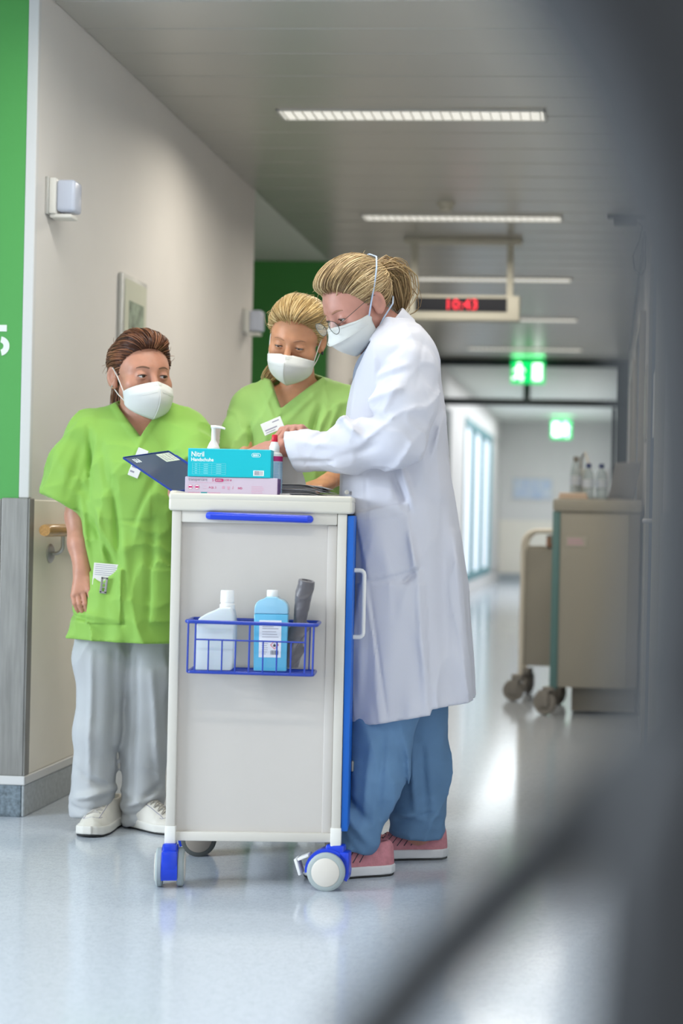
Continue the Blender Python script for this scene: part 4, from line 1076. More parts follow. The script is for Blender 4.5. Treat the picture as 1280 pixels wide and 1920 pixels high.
HC, HR = np.array((0, 0.016, 0.040)), np.array((0.0735, 0.091, 0.078))
HL_Y = [-0.2, -0.068, -0.055, -0.035, -0.022, -0.010, 0.008, 0.024, 0.034, 0.05, 0.12]
HL_Z = [0.088, 0.083, 0.066, 0.040, 0.008, -0.004, 0.022, 0.020, -0.030, -0.055, -0.070]
def hair_part(hd, root, org, m, knot, tail, ntail, spread, flow=None, thick=0.011, poof=None, seed=1, n=2600, part_x=0.0, line=0.0, wisps=60, rmul=1.0):
    org = np.asarray(org); rng = np.random.default_rng(seed)
    hz = np.array(HL_Z) + line*np.array([1, 1, 0.8, 0.4, 0, 0, 0, 0, 0, 0, 0])
    HRR = HR + thick
    def cap_open(q):
        d = ell(q, HC, HR+thick*0.8)
        if poof: d = smin(d, ell(q, poof[0], poof[1]), 0.03)
        hl = np.interp(q[:, 1], HL_Y, hz).astype(f4)
        return d + f4(0.008)*np.exp(-np.clip(q[:, 2]-hl, 0, 1)/f4(0.012))
    def cap_d(q):
        hl = np.interp(q[:, 1], HL_Y, hz).astype(f4)
        d = smax(cap_open(q), (hl + f4(0.004) - q[:, 2])*f4(0.75), 0.010)
        k = seg(q, knot, np.array(knot)+np.array((0, 0.01, 0.0)), 0.020, 0.018)
        return smin(d, k, 0.015)
    f = lambda p: cap_d(hd.loc(p))*f4(hd.s) + waves(hd.loc(p), seed, 26, (1, 0.4, 1))*f4(0.0005)
    w = 0.135*hd.s
    xs, ys, zs = [axis(float(hd.c[i])-w-0.03, float(hd.c[i])+w+0.03, 0.004) for i in range(3)]
    P, Q = sdf_mesh(f, xs, ys, zs)
    # strands laid over the cap towards the knot
    NP = 10
    uk = (np.array(flow if flow else knot)-HC)/HRR; uk /= np.linalg.norm(uk)
    tt = np.linspace(0, 1, NP)
    U = rng.normal(size=(n*6, 3)); U /= np.linalg.norm(U, axis=1, keepdims=True)
    q = HC + U*HRR; cs = U @ uk
    ok = (q[:, 2] > np.interp(q[:, 1], HL_Y, hz) - 0.003 - rng.exponential(0.0015, len(q))) & (cs < 0.985) & (cs > -0.995)
    U = U[ok][:n]; ang = np.arccos(np.clip(U @ uk, -1, 1)); nn_ = len(U)
    e = np.minimum(1.0, rng.uniform(0.55, 1.25, nn_)/ang)
    T_ = tt[None, :]*e[:, None]
    v = (np.sin((1-T_)*ang[:, None])[..., None]*U[:, None, :] + np.sin(T_*ang[:, None])[..., None]*uk)/np.sin(ang)[:, None, None]
    clump = np.sin(7*U[:, 0]+4*U[:, 2])*0.5 + np.sin(19*U[:, 0]-9*U[:, 1])*0.5
    side = rng.normal(size=nn_)*0.05 + clump*0.10
    v = v + np.cross(uk, U)[:, None, :]*(side[:, None]*np.sin(np.pi*T_))[..., None]
    v /= np.linalg.norm(v, axis=2, keepdims=True)
    pt = HC + v*HRR
    rise = 0.0028 + 0.0034*rng.random(nn_) + 0.0022*clump
    rise = rise[:, None]*np.sin(np.pi*np.clip(0.12+tt*0.8, 0, 1))[None, :] - 0.0012*(tt[None, :] < 0.05)
    for _ in range(3):
        d_ = cap_open(pt.reshape(-1, 3).astype(f4)).reshape(nn_, NP)
        dirs = pt-HC; dirs /= np.linalg.norm(dirs, axis=2, keepdims=True)
        pt = pt + dirs*(rise-d_)[..., None]
    S = list(pt); A = list(np.clip(0.45 + 0.24*clump + rng.normal(size=nn_)*0.24, 0, 1))
    # the tail or the bun
    T = np.array(tail, dtype=float); K = len(T)
    for _ in range(ntail):
        o = rng.normal(size=3)*spread*rng.uniform(0.3, 1.0)
        tq = np.linspace(0, rng.uniform(0.75, 1.0), NP)
        pth = np.stack([np.interp(tq*(K-1), np.arange(K), T[:, c]) for c in range(3)], 1)
        wdt = np.sin(np.pi*np.clip(tq*0.85+0.12, 0, 1))[:, None]
        S.append(pth + o*wdt + rng.normal(size=(1, 3))*0.002); A.append(np.clip(0.45+rng.normal()*0.22, 0, 1))
    for _ in range(wisps):
        u = rng.normal(size=3); u /= np.linalg.norm(u); q = HC+u*HRR
        if q[2] < np.interp(q[1], HL_Y, hz)+0.004: continue
        d1 = rng.normal(size=3); d1[2] -= 0.2; d1 -= u*(d1 @ u); d1 /= np.linalg.norm(d1)
        pth = [q*1.0 + d1*0.040*t + u*(0.020*t*(1.0-0.5*t)) for t in tt]
        S.append(np.array(pth)); A.append(0.75)
    S = np.array(S); nS = len(S)
    W = (S.reshape(-1, 3).astype(f4)*f4(hd.s)) @ hd.R.T + hd.c
    W = W.reshape(nS, NP, 3)
    t = np.gradient(W, axis=1); t /= np.linalg.norm(t, axis=2, keepdims=True)+1e-9
    nrm = W - hd.w(HC); a = np.cross(t, nrm); a /= np.linalg.norm(a, axis=2, keepdims=True)+1e-9; b = np.cross(a, t)
    rad = 0.00125*hd.s*rmul*(1-0.75*np.abs(np.linspace(-0.6, 1, NP))**3)[None, :, None]
    rad = rad*rng.uniform(0.6, 1.5, size=(nS, 1, 1))
    if wisps: rad[-wisps:] *= 0.5
    ring = np.stack([W + rad*(a*math.cos(2*math.pi*k/3+0.5) + b*math.sin(2*math.pi*k/3+0.5)) for k in range(3)], 2)   # nS,NP,3,3
    VP = ring.reshape(-1, 3)
    base = (np.arange(nS)*NP*3)[:, None, None]; i = np.arange(NP-1)[None, :, None]*3; k = np.arange(3)[None, None, :]; k2 = (k+1) % 3
    QQ = np.stack([base+i+k, base+i+k2, base+i+3+k2, base+i+3+k], 3).reshape(-1, 4) + len(P)
    att = np.concatenate([np.full(len(P), 0.12), np.repeat(np.array(A), NP*3)])
    return mesh_np('hair', np.concatenate([P, VP]), np.concatenate([Q, QQ]), m, root, org, att)

def mask_part(hd, root, org, kind='folded', strap='strap_white', drop=0.0):
    org = np.asarray(org)
    nu, nv = 41, 17; fold = kind == 'folded'
    def pos(u, v):
        if fold:
            Cp = (1-v)**2*np.array((0, -0.106, -0.009)) + 2*v*(1-v)*np.array((0, -0.172, -0.052)) + v*v*np.array((0, -0.088, -0.114))
            Sd = np.array((0.0715, -0.047, -0.040)) + v*np.array((-0.006, 0.002, -0.034)); rg = 0.50
        else:
            Cp = (1-v)**2*np.array((0, -0.105, -0.004)) + 2*v*(1-v)*np.array((0, -0.160, -0.048)) + v*v*np.array((0, -0.074, -0.110))
            Sd = np.array((0.0735, -0.024, -0.016)) + v*np.array((-0.008, 0.002, -0.050)); rg = 0.15
        a = abs(u)*math.pi/2
        cs_ = (1-rg)*math.cos(a) + rg*(1-abs(u))
        x = math.copysign(Sd[0]*math.sin(a), u)
        y = Sd[1] + (Cp[1]-Sd[1])*cs_
        z = Sd[2] + (Cp[2]-Sd[2])*(0.22*math.cos(a)+0.78*(1-abs(u)))
        if fold:
            lv = 0.22 + 0.20*abs(u)
            y -= 0.0035*math.exp(-((v-lv)/0.05)**2)*(1-abs(u)**4)
            y += 0.0030*math.exp(-((v-0.08)/0.05)**2)*(1-abs(u))
        else:
            y -= 0.006*math.exp(-((v-0.42)/0.06)**2)*(1-abs(u)**4)
            y += 0.004*math.exp(-((v-0.22)/0.09)**2)
        pl = np.array([[x, y, z]], dtype=f4)
        for _ in range(3):
            dd = float(hd.sdf_local(pl)[0])
            if dd < 0.0035:
                g_ = np.array([pl[0, 0], pl[0, 1]+0.01, 0.0]); g_ /= np.linalg.norm(g_)
                pl = pl + (g_*(0.0036-dd)).astype(f4)
        return hd.w(pl[0]) - org
    vs_ = [pos(-1+2*i/(nu-1), j/(nv-1)) for j in range(nv) for i in range(nu)]
    fs = [(j*nu+i, j*nu+i+1, (j+1)*nu+i+1, (j+1)*nu+i) for j in range(nv-1) for i in range(nu-1)]
    o = MB().add(vs_, fs).build('face_mask', 'mask_white', root, True, sharp=0.9)
    sol = o.modifiers.new('thickness', 'SOLIDIFY'); sol.thickness = 0.0022; sol.offset = 1
    for sx in (-1, 1):
        if kind == 'folded':
            loop = [(0.0705, -0.048, -0.042), (0.0765, -0.018, 0.000), (0.0805, 0.008, 0.026), (0.0785, 0.030, 0.012), (0.0745, 0.022, -0.026), (0.0720, -0.012, -0.048), (0.0655, -0.044, -0.066)]
            MB().tube([hd.w((sx*a, b, c)) - org for a, b, c in loop], 0.0014*hd.s, 6).build('ear_loop', strap, o, True)
        else:
            MB().tube([hd.w((sx*a, b, c)) - org for a, b, c in ((0.0725, -0.026, -0.020), (0.083, 0.000, 0.016), (0.0905, 0.030, 0.052), (0.0845, 0.058, 0.078), (0.060, 0.090, 0.098), (0, 0.112, 0.102))], 0.0022*hd.s, 6).build('head_strap', strap, o, True)
            MB().tube([hd.w((sx*a, b, c)) - org for a, b, c in ((0.0625, -0.024, -0.070), (0.074, 0.015, -0.045), (0.070, 0.06, -0.030), (0.04, 0.09, -0.022), (0, 0.10, -0.02))], 0.0022*hd.s, 6).build('head_strap', strap, o, True)
    out = hd.R @ V3(0, -1, 0)*0.0022*hd.s
    def seam(f, r=0.0009): MB().tube([pos(*f(t)) + out for t in np.linspace(0, 1, 15)], r*hd.s, 6).build('seam', 'mask_white', o, True)
    if fold:
        seam(lambda t: (0.0, 0.02+0.96*t), 0.0011)
        for sg in (-1, 1):
            seam(lambda t: (sg*(0.06+0.66*t), 0.30+0.16*t)); seam(lambda t: (sg*(0.02+0.80*t), 0.10+0.05*t))
            seam(lambda t: (sg*0.88, 0.06+0.88*t))
    else:
        seam(lambda t: (-0.92+1.84*t, 0.42)); seam(lambda t: (-0.92+1.84*t, 0.06))
    return o

# ---------------------------------------------------------------- hands
def hand_segs(wrist, d, n, thumb, curls, spread=0.10, s=1.0, thumb_curl=0.4):
    """bones of a hand: d wrist->knuckles, n back of hand, thumb=+1/-1 side of d x n"""
    w = np.array(wrist, float); d = np.array(d, float); d /= np.linalg.norm(d)
    n = np.array(n, float); n -= d*(n @ d); n /= np.linalg.norm(n); t = np.cross(d, n)*thumb
    palm, fing = [], []
    offs = (0.029, 0.0095, -0.0095, -0.027); base = (0.088, 0.091, 0.086, 0.078)
    lens = ((0.041, 0.025, 0.019), (0.045, 0.029, 0.020), (0.041, 0.027, 0.019), (0.032, 0.020, 0.017))
    rad = (0.0092, 0.0094, 0.0088, 0.0078)
    for i in range(4):
        k = w + s*(d*base[i] + t*offs[i])
        palm.append((w + s*(t*offs[i]*0.55), k, 0.0155*s, 0.0115*s))
        c = curls[i] if hasattr(curls[i], '__len__') else (curls[i],)*3
        dd = d + t*spread*(1.5-i)*0.5; dd /= np.linalg.norm(dd); p = k; a = 0.0; r = rad[i]*s
        for j in range(3):
            a += c[j]; v = dd*math.cos(a) - n*math.sin(a); q = p + v*lens[i][j]*s
            fing.append((p, q, r*(1-0.06*j), r*(0.94-0.07*j))); p = q
    b = w + s*(d*0.022 + t*0.020 - n*0.006)
    k1 = b + s*(d*0.038 + t*0.026 - n*0.012); k2 = k1 + s*(d*0.030*math.cos(thumb_curl) + t*0.010 - n*0.030*math.sin(thumb_curl)); k3 = k2 + s*(d*0.024*math.cos(thumb_curl*1.6) - n*0.024*math.sin(thumb_curl*1.6))
    fing += [(b, k1, 0.0155*s, 0.0118*s), (k1, k2, 0.0112*s, 0.0100*s), (k2, k3, 0.0098*s, 0.0082*s)]
    return palm, fing
def near_only(p, c, rad, fn):
    c = V3(c); r = np.sqrt(((p-c)**2).sum(1)) - f4(rad); m = r < 0.05
    if m.any(): r[m] = fn(p[m])
    return r
def hand_d(p, H, ks=0.004):
    c = np.mean([s_[1] for s_ in H[0]], axis=0)
    return near_only(p, c, 0.14, lambda q: hand_full(q, H, ks))
def hand_full(p, H, ks=0.004):
    d = None
    for (a, b, r0, r1) in H[0]:
        s_ = seg(p, a, b, r0, r1); d = s_ if d is None else smin(d, s_, 0.012)
    for (a, b, r0, r1) in H[1]: d = smin(d, seg(p, a, b, r0, r1), ks)
    return d

# ---------------------------------------------------------------- shoes (toe towards -y)
def shoe(root, org, pos, rz, up_mat, sole_mat, tread_mat, kind, L=0.27, Wd=0.098):
    M = Matrix.Translation(Vector([float(a-b) for a, b in zip(pos, org)])) @ Matrix.Rotation(rz, 4, 'Z')
    k = L/0.27; kw_ = Wd/0.098
    def outline(q, g):
        x, y = q[:, 0], q[:, 1]
        c = np.interp(y, [-0.14*k, -0.05*k, 0.04*k, 0.14*k], [0.006, 0.002, 0.0, 0.0]).astype(f4)
        h = np.interp(y, [-0.135*k, -0.128*k, -0.11*k, -0.07*k, -0.03*k, 0.03*k, 0.09*k, 0.12*k, 0.132*k, 0.136*k], np.array([0.012, 0.026, 0.041, 0.049, 0.047, 0.040, 0.039, 0.032, 0.018, 0.008])*kw_).astype(f4)
        d = np.abs(x-c) - h - f4(g)
        return np.maximum(d*f4(0.85), np.abs(y) - f4(0.136*k+g))
    toe = 0.010
    def lift(q): return (np.clip(-(q[:, 1]+0.085*k), 0, 1)**2*f4(2.2)).astype(f4)
    def sole(q):
        z = q[:, 2]-lift(q)
        return smax(outline(q, 0.003), np.abs(z-0.019)-f4(0.0135), 0.005)
    def tread(q):
        z = q[:, 2]-lift(q)
        gr = f4(0.0018)*np.sign(np.sin(q[:, 1]*f4(420)))
        return np.maximum(outline(q, 0.000), np.maximum(f4(0.0)-z+gr*0, z-f4(0.009)))
    def upper(q):
        y = q[:, 1]; z = q[:, 2]-lift(q)*0.7
        top = np.interp(y, [-0.14*k, -0.115*k, -0.08*k, -0.04*k, 0.0, 0.03*k, 0.06*k, 0.10*k, 0.14*k], [0.045, 0.054, 0.063, 0.080, 0.098, 0.108, 0.104, 0.100, 0.098]).astype(f4)
        rel = np.clip((z-0.02)/(top-0.02), 0, 1)
        d = outline(q, 0.0) + f4(0.030)*rel**2*np.interp(y, [-0.12*k, 0.0, 0.1*k], [1.1, 0.75, 0.25]).astype(f4)
        d = smax(d, z-top, 0.018); d = smax(d, f4(0.02)-z, 0.004)
        d = smax(d, -ell(q, (0, 0.065*k, 0.112), (0.026*kw_, 0.052*k, 0.040)), 0.006)
        # seams
        d += f4(0.0012)*np.exp(-((y + f4(0.072*k) - z*f4(0.3))/f4(0.0025))**2) + f4(0.0012)*np.exp(-((y - f4(0.045*k) + z*f4(0.5) - f4(0.02))/f4(0.0025))**2)
        return d
    ax = lambda a, b, h: np.arange(a, b, h, dtype=f4)
    xs, ys = ax(-0.075, 0.076, 0.0035), ax(-0.17, 0.17, 0.0035)
    P, Q = sdf_mesh(upper, xs, ys, ax(-0.01, 0.13, 0.0035)); o = mesh_np('shoe', P, Q, up_mat, root); o.data.transform(M)
    P, Q = sdf_mesh(sole, xs, ys, ax(-0.01, 0.06, 0.003)); s_ = mesh_np('sole', P, Q, sole_mat, o); s_.data.transform(M)
    P, Q = sdf_mesh(tread, xs, ys, ax(-0.01, 0.06, 0.003)); s_ = mesh_np('tread', P, Q, tread_mat, o); s_.data.transform(M)
    ys_ = np.linspace(-0.068*k, 0.008*k, 5)
    def top_z(x, y):
        zs_ = np.arange(0.14, 0.02, -0.001, dtype=f4); d = upper(np.stack([np.full_like(zs_, x), np.full_like(zs_, y), zs_], 1))
        return float(zs_[int(np.argmax(d < 0))])
    if kind == 'laces':
        mb = MB()
        for i, y in enumerate(ys_):
            mb.tube([(x, y + 0.004*math.sin(x*60), top_z(x, y)+0.001) for x in np.linspace(-0.021, 0.021, 7)], 0.0024, 6)
            if i < 4:
                y2 = ys_[i+1]
                for sg in (-1, 1): mb.tube([(sg*x, y+(y2-y)*(x+0.02)/0.04, top_z(sg*x, y+(y2-y)*(x+0.02)/0.04)+0.0015) for x in np.linspace(-0.02, 0.02, 6)], 0.0018, 6)
        mb.build('laces', 'lace_grey', o, True, M)
        mb = MB()
        for sg in (-1, 1): mb.tube([(sg*0.025, y, top_z(sg*0.025, y)+0.0005) for y in np.linspace(-0.085*k, 0.03*k, 9)], 0.0012, 6)
        mb.tube([(0.031*math.sin(a), -0.072*k-0.022*math.cos(a)*1.0, top_z(0.031*math.sin(a), -0.072*k-0.022*math.cos(a))+0.0003) for a in np.linspace(-1.5, 1.5, 11)], 0.0011, 6)
        mb.build('stitching', 'print_grey', o, True, M)
    else:
        def side_x(sg, y, z):
            xs__ = np.arange(0.07, 0.0, -0.001, dtype=f4)*sg; d = upper(np.stack([xs__, np.full_like(xs__, y), np.full_like(xs__, z)], 1))
            return float(xs__[int(np.argmax(d < 0))])
        mb = MB()
        for sg in (-1, 1):
            for i in range(6):
                y = -0.085*k + i*0.021*k; pts = []
                for t in np.linspace(0.05, 1, 6):
                    z = 0.042 + (0.078+0.004*i-0.042)*t*0.75; yy_ = y + 0.030*k*t
                    pts.append((side_x(sg, yy_, z)+sg*0.0004, yy_, z))
                mb.tube(pts, 0.0016, 5)
            for i in range(5):
                y = -0.075*k + i*0.019*k
                mb.tube([(x*sg, y+0.012*t_, top_z(x*sg, y+0.012*t_)+0.0008) for x, t_ in ((0.004, 0), (0.012, 0.5), (0.022, 1.0))], 0.0018, 5)
        mb.build('stripes', 'shoe_stripe', o, True, M)
        mb = MB()
        for i, y in enumerate(ys_): mb.tube([(x, y, top_z(x, y)+0.0015) for x in np.linspace(-0.019, 0.019, 7)], 0.0028, 6)
        mb.build('laces', up_mat, o, True, M)
    return o
# ================================================================= people
def pxloft(rows, Y, n=60):
    """rows: (py, pxL, pxR, half_depth, y_centre) -> loft keys"""
    ks = []
    for (py, l, r, b, yc) in rows:
        L, Rr = at(l, py, Y), at(r, py, Y)
        ks.append(((L[2]+Rr[2])/2, (L[0]+Rr[0])/2, yc, (Rr[0]-L[0])/2, b))
    return smooth_keys(ks, n)
def tri2d(p, A, B, C):
    """inside of a triangle in x,z (negative inside)"""
    q = p[:, [0, 2]]; pts = [V3(P_[0], P_[2]) for P_ in (A, B, C)]
    area = (pts[1]-pts[0])[0]*(pts[2]-pts[0])[1] - (pts[1]-pts[0])[1]*(pts[2]-pts[0])[0]
    sg = f4(1 if area > 0 else -1); d = None
    for i in range(3):
        a, b = pts[i], pts[(i+1) % 3]; e = b-a; ln = f4(np.hypot(*e))
        s_ = -sg*(e[0]*(q[:, 1]-a[1]) - e[1]*(q[:, 0]-a[0]))/ln
        d = s_ if d is None else np.maximum(d, s_)
    return d
def poly2d(p, pts):
    """inside of a convex outline in x,z (negative inside)"""
    q = p[:, [0, 2]]; P_ = [V3(a[0], a[2]) for a in pts]; n = len(P_)
    ar = sum(P_[i][0]*P_[(i+1) % n][1] - P_[(i+1) % n][0]*P_[i][1] for i in range(n)); sg = f4(1 if ar > 0 else -1); d = None
    for i in range(n):
        a, e = P_[i], P_[(i+1) % n]-P_[i]; s_ = -sg*(e[0]*(q[:, 1]-a[1]) - e[1]*(q[:, 0]-a[0]))/f4(np.hypot(*e))
        d = s_ if d is None else np.maximum(d, s_)
    return d
def plane(p, a, n):
    n = np.array(n, float); n /= np.linalg.norm(n)
    return (p - V3(a)) @ V3(n)
def rect2d(p, x0, x1, z0, z1): return np.maximum(np.abs(p[:, 0]-f4((x0+x1)/2))-f4((x1-x0)/2), np.abs(p[:, 2]-f4((z0+z1)/2))-f4((z1-z0)/2))
def step(d, w=0.003): return np.clip(0.5 - d/f4(w), 0, 1)

# ---------------------------------------------------------------- nurse at the left
def nurse_left():
    Y = 5.10
    org = np.array([*at(222, 1565, 5.06)[:2], 0.0])
    root = thing('person', 'person in lime green tunic and pale trousers standing left of the cart', 'person', org)
    hd = Head(at(264, 709, 5.08), 36, 4, -2, 1.12, lid=0.0037)
    q = lambda px, py, y=Y: at(px, py, y)
    KT = pxloft([(775, 240, 305, 0.075, 5.13), (795, 205, 330, 0.085, 5.12), (820, 180, 350, 0.105, 5.11), (870, 170, 356, 0.128, 5.10), (950, 164, 352, 0.128, 5.10), (1050, 160, 350, 0.128, 5.11), (1130, 146, 352, 0.142, 5.11), (1210, 128, 354, 0.155, 5.11)], Y)
    shR, shL = q(168, 815, 5.11), q(350, 815, 5.11)
    neck0, neck1 = hd.w((0, 0.026, -0.060)), q(262, 800, 5.13)
    slR = q(119, 938, 5.07); slL0 = q(372, 880, 5.02)
    def tunic_base(p):
        d = loft(p, KT)
        d = smin(d, seg(p, shR, shL, 0.062, 0.062), 0.06)
        d = smin(d, seg(p, q(240, 775, 5.14), shR, 0.045, 0.055), 0.05)
        d = smin(d, seg(p, q(296, 775, 5.14), shL, 0.045, 0.055), 0.05)
        return d
    vA, vB, vC = q(216, 752), q(275, 823), q(308, 762)
    hemR = (q(122, 934), np.array(q(112, 935))-np.array(q(158, 822)))
    def tunic(p):
        d = tunic_base(p)
        sl = chain(p, [shR, q(140, 870, 5.09), slR], [0.066, 0.071, 0.074], 0.02)
        sl += -ridges(p, 3, 6, (1, 1, 0.5))*f4(0.007) - crease(p, q(150, 800), q(100, 905), 0.012, 0.004) + crease(p, q(165, 830), q(140, 930), 0.012, 0.007)
        sl = smax(sl, plane(p, q(122, 934), (-0.47, 0.05, -0.88)), 0.004)
        inn = smax(chain(p, [q(140, 870, 5.09), slR, slR+(slR-q(140, 870, 5.09))], [0.046, 0.058, 0.072], 0.02), -plane(p, q(132, 905), q(121, 934)-q(160, 818)), 0.01)
        sl = smax(sl, -inn, 0.004)
        s2 = chain(p, [shL, q(364, 850, 5.06), slL0], [0.066, 0.070, 0.072], 0.02) + waves(p, 5, 9)*f4(0.003)
        s2 = smax(s2, plane(p, slL0, slL0-shL), 0.005)
        d = smin(d, sl, 0.022); d = smin(d, s2, 0.03)
        # drape
        zt = np.clip((f4(1.15)-p[:, 2])/f4(0.6), 0, 1)
        d -= waves(p, 11, 6, (1.3, 1.0, 0.25))*f4(0.010)*zt + ridges(p, 13, 4.5, (1.2, 1, 0.45))*f4(0.013)*(f4(0.5)+zt) + ridges(p, 14, 8, (0.9, 0.9, 0.9))*f4(0.0045)
        front = (p[:, 1] < 5.10)
        g = np.zeros(len(p), f4)
        for a, b, w, am in (((192, 985), (232, 1060), 0.016, -0.012), ((228, 900), (240, 1052), 0.013, -0.012), ((200, 960), (212, 1050), 0.012, 0.009), ((250, 1000), (262, 1180), 0.020, 0.007),
                            ((166, 930), (178, 1060), 0.016, 0.010), ((170, 1010), (182, 1100), 0.010, -0.009), ((300, 980), (292, 1180), 0.018, -0.007), ((176, 800), (182, 935), 0.010, -0.006), ((205, 840), (222, 930), 0.016, -0.005),
                            ((320, 860), (270, 980), 0.016, -0.005), ((240, 1060), (252, 1140), 0.010, 0.006), ((140, 1150), (200, 1162), 0.010, -0.007), ((205, 1160), (250, 1165), 0.008, -0.005)):
            g += crease(p, q(*a), q(*b), w*0.8, am*1.5)
        d -= np.where(front, g, 0)
        # pocket, chest pocket, neck band
        pk_ = rect2d(p, q(181, 1110)[0], q(248, 1110)[0], q(215, 1165)[2], q(215, 1062)[2])
        dip = f4(0.045)*np.clip(1-np.abs((p[:, 0]-f4(q(208, 1080)[0]))/f4(0.055)), 0, 1)
        top = p[:, 2] - (f4(q(215, 1064)[2]) - dip)
        pk_ = np.maximum(pk_, top)
        d -= np.where(front, step(pk_, 0.004)*f4(0.013), 0)
        pk2 = rect2d(p, q(298, 1110)[0], q(356, 1110)[0], q(330, 1165)[2], q(330, 1066)[2])
        d -= np.where(front, step(pk2, 0.004)*f4(0.006), 0)
        pk3 = rect2d(p, q(226, 930)[0], q(300, 930)[0], q(260, 975)[2], q(260, 868)[2])
        d -= np.where(front, step(pk3, 0.003)*f4(0.0025), 0)
        vv = tri2d(p, vA, vB, vC)
        d -= np.where(front, step(vv-f4(0.020), 0.003)*f4(0.003), 0)
        V_ = np.maximum(vv, p[:, 1]-f4(5.13))
        d = smax(d, -V_, 0.003)
        d = smax(d, -seg(p, neck1, hd.w((0, 0.02, -0.02)), 0.066, 0.060), 0.006)
        # hem with a hollow underneath
        hz_ = f4(q(225, 1198)[2]) + (p[:, 0]-f4(q(225, 1198)[0]))*f4(-0.03)
        d = smax(d, hz_-p[:, 2], 0.004)
        return d
    def tunic_hollow(p):
        d0 = tunic(p); hz_ = f4(q(225, 1198)[2])
        low = np.maximum(loft(p, KT)+f4(0.026), p[:, 2]-hz_-f4(0.05))
        return smax(d0, -low, 0.003)
    legs = [([q(198, 1150, 5.11), q(190, 1240, 5.10), q(182, 1370, 5.09), q(171, 1510, 5.09)], [0.076, 0.072, 0.062, 0.058]),
            ([q(283, 1150, 5.14), q(280, 1260, 5.14), q(272, 1400, 5.15), q(266, 1535, 5.16)], [0.076, 0.068, 0.059, 0.058])]
    def legs_base(p):
        d = None
        for pts, rs in legs:
            s_ = chain(p, pts, rs, 0.04); d = s_ if d is None else smin(d, s_, 0.012)
        return smin(d, seg(p, q(212, 1130, 5.12), q(285, 1130, 5.13), 0.085, 0.085), 0.04)
    def trousers(p):
        d = legs_base(p) - f4(0.004)
        d -= ridges(p, 21, 4.5, (1.2, 1, 0.3))*f4(0.010) + ridges(p, 22, 8, (0.7, 0.7, 1.3))*f4(0.005)*np.clip((f4(0.35)-p[:, 2])/f4(0.3)+f4(0.25), 0, 1)
        g = np.zeros(len(p), f4)
        for a, b, w, am in (((150, 1490), (212, 1478), 0.014, 0.012), ((140, 1508), (205, 1515), 0.012, -0.008), ((160, 1440), (205, 1470), 0.014, -0.007), ((185, 1220), (178, 1460), 0.012, 0.007), ((228, 1510), (300, 1495), 0.014, 0.012), ((232, 1530), (300, 1520), 0.010, -0.008),
                            ((290, 1260), (300, 1480), 0.014, 0.007), ((262, 1230), (250, 1500), 0.010, -0.006), ((300, 1470), (270, 1500), 0.012, -0.008), ((222, 1220), (215, 1420), 0.012, -0.006)):
            g += crease(p, q(*a), q(*b), w*0.8, am*1.5)
        d -= g
        left = p[:, 0] < f4(q(222, 1400)[0])
        hz_ = np.where(left, f4(q(172, 1526, 5.09)[2]) + np.abs(p[:, 1]-f4(5.02))*f4(-0.22), f4(q(266, 1541, 5.16)[2]) + (p[:, 0]-f4(q(266, 1541)[0]))*f4(0.25)+f4(0.004))
        d = smax(d, hz_-p[:, 2], 0.006)
        return smax(d, p[:, 2]-f4(0.80), 0.01)
    # arms
    el, wr = q(146, 968, 5.09), q(154, 1070, 5.02)
    H = ([], [])
    hp = lambda px, py, y=4.99: q(px, py, y)
    for k_, b_ in ((168, 1104), (154, 1107), (145, 1112), (138, 1117)): pass
    for (x, y), off in zip(((166, 1106), (154, 1108), (145, 1112), (138.5, 1116)), (0.006, 0.001, -0.003, -0.006)):
        H[0].append((wr + np.array((off, 0, 0)), hp(x, y), 0.0180, 0.0100))
    for pts in (((167, 1106), (171.5, 1130), (175.5, 1144), (178.5, 1155)), ((155.5, 1108), (159.5, 1132), (164, 1146), (168, 1157)), ((145.5, 1112), (149, 1133), (154, 1145), (158, 1152)), ((137, 1116), (140, 1131), (144, 1141), (148, 1147))):
        yy_ = (4.99, 4.985, 4.995, 5.005)
        for i in range(3): H[1].append((hp(*pts[i], yy_[i]), hp(*pts[i+1], yy_[i+1]), 0.0087-0.0006*i, 0.0081-0.0006*i))
    for a, b, r0, r1 in (((160, 1082, 5.01), (174, 1096, 5.005), 0.015, 0.012), ((174, 1096, 5.005), (179, 1110, 5.01), 0.0115, 0.0105), ((179, 1110, 5.01), (179, 1124, 5.01), 0.0102, 0.0085)): H[1].append((q(*a), q(*b), r0, r1))
    elL, wrL = q(378, 925, 5.0), q(385, 905, 4.80)
    HL = hand_segs(wrL, np.array(q(350, 900, 4.70))-wrL, (0.3, -0.6, 0.75), -1, (0.5, 0.5, 0.5, 0.5))
    def body(p):
        d = hd.sdf(p)
        d = smin(d, seg(p, neck0, neck1, 0.052, 0.060), 0.02)
        d = smin(d, np.maximum(tunic_base(p)+f4(0.022), f4(0.9)-p[:, 2]), 0.03)
        d = smin(d, smin(legs_base(p)+f4(0.02), seg(p, legs[0][0][3], legs[0][0][3]+V3(0, 0, -0.02), 0.04, 0.035), 0.01), 0.03)
        ar = chain(p, [shR, el, q(150, 1020, 5.055), wr], [0.050, 0.0385, 0.036, 0.0262], 0.02)
        d = smin(d, smin(ar, hand_d(p, H, 0.0016), 0.012), 0.015)
        ar = chain(p, [shL, elL, wrL], [0.048, 0.040, 0.027], 0.02)
        d = smin(d, smin(ar, hand_d(p, HL), 0.012), 0.015)
        # collar bones and neck muscle
        return d
    hx, hy, hz = [float(v) for v in hd.c]
    xs = axis(q(70, 900)[0], q(405, 900)[0], 0.011, ((hx-0.11, hx+0.12, 0.0028), (q(125, 1100)[0], q(186, 1100)[0], 0.003)))
    ys = axis(4.64, 5.30, 0.011, ((hy-0.15, hy+0.10, 0.003), (4.96, 5.05, 0.003)))
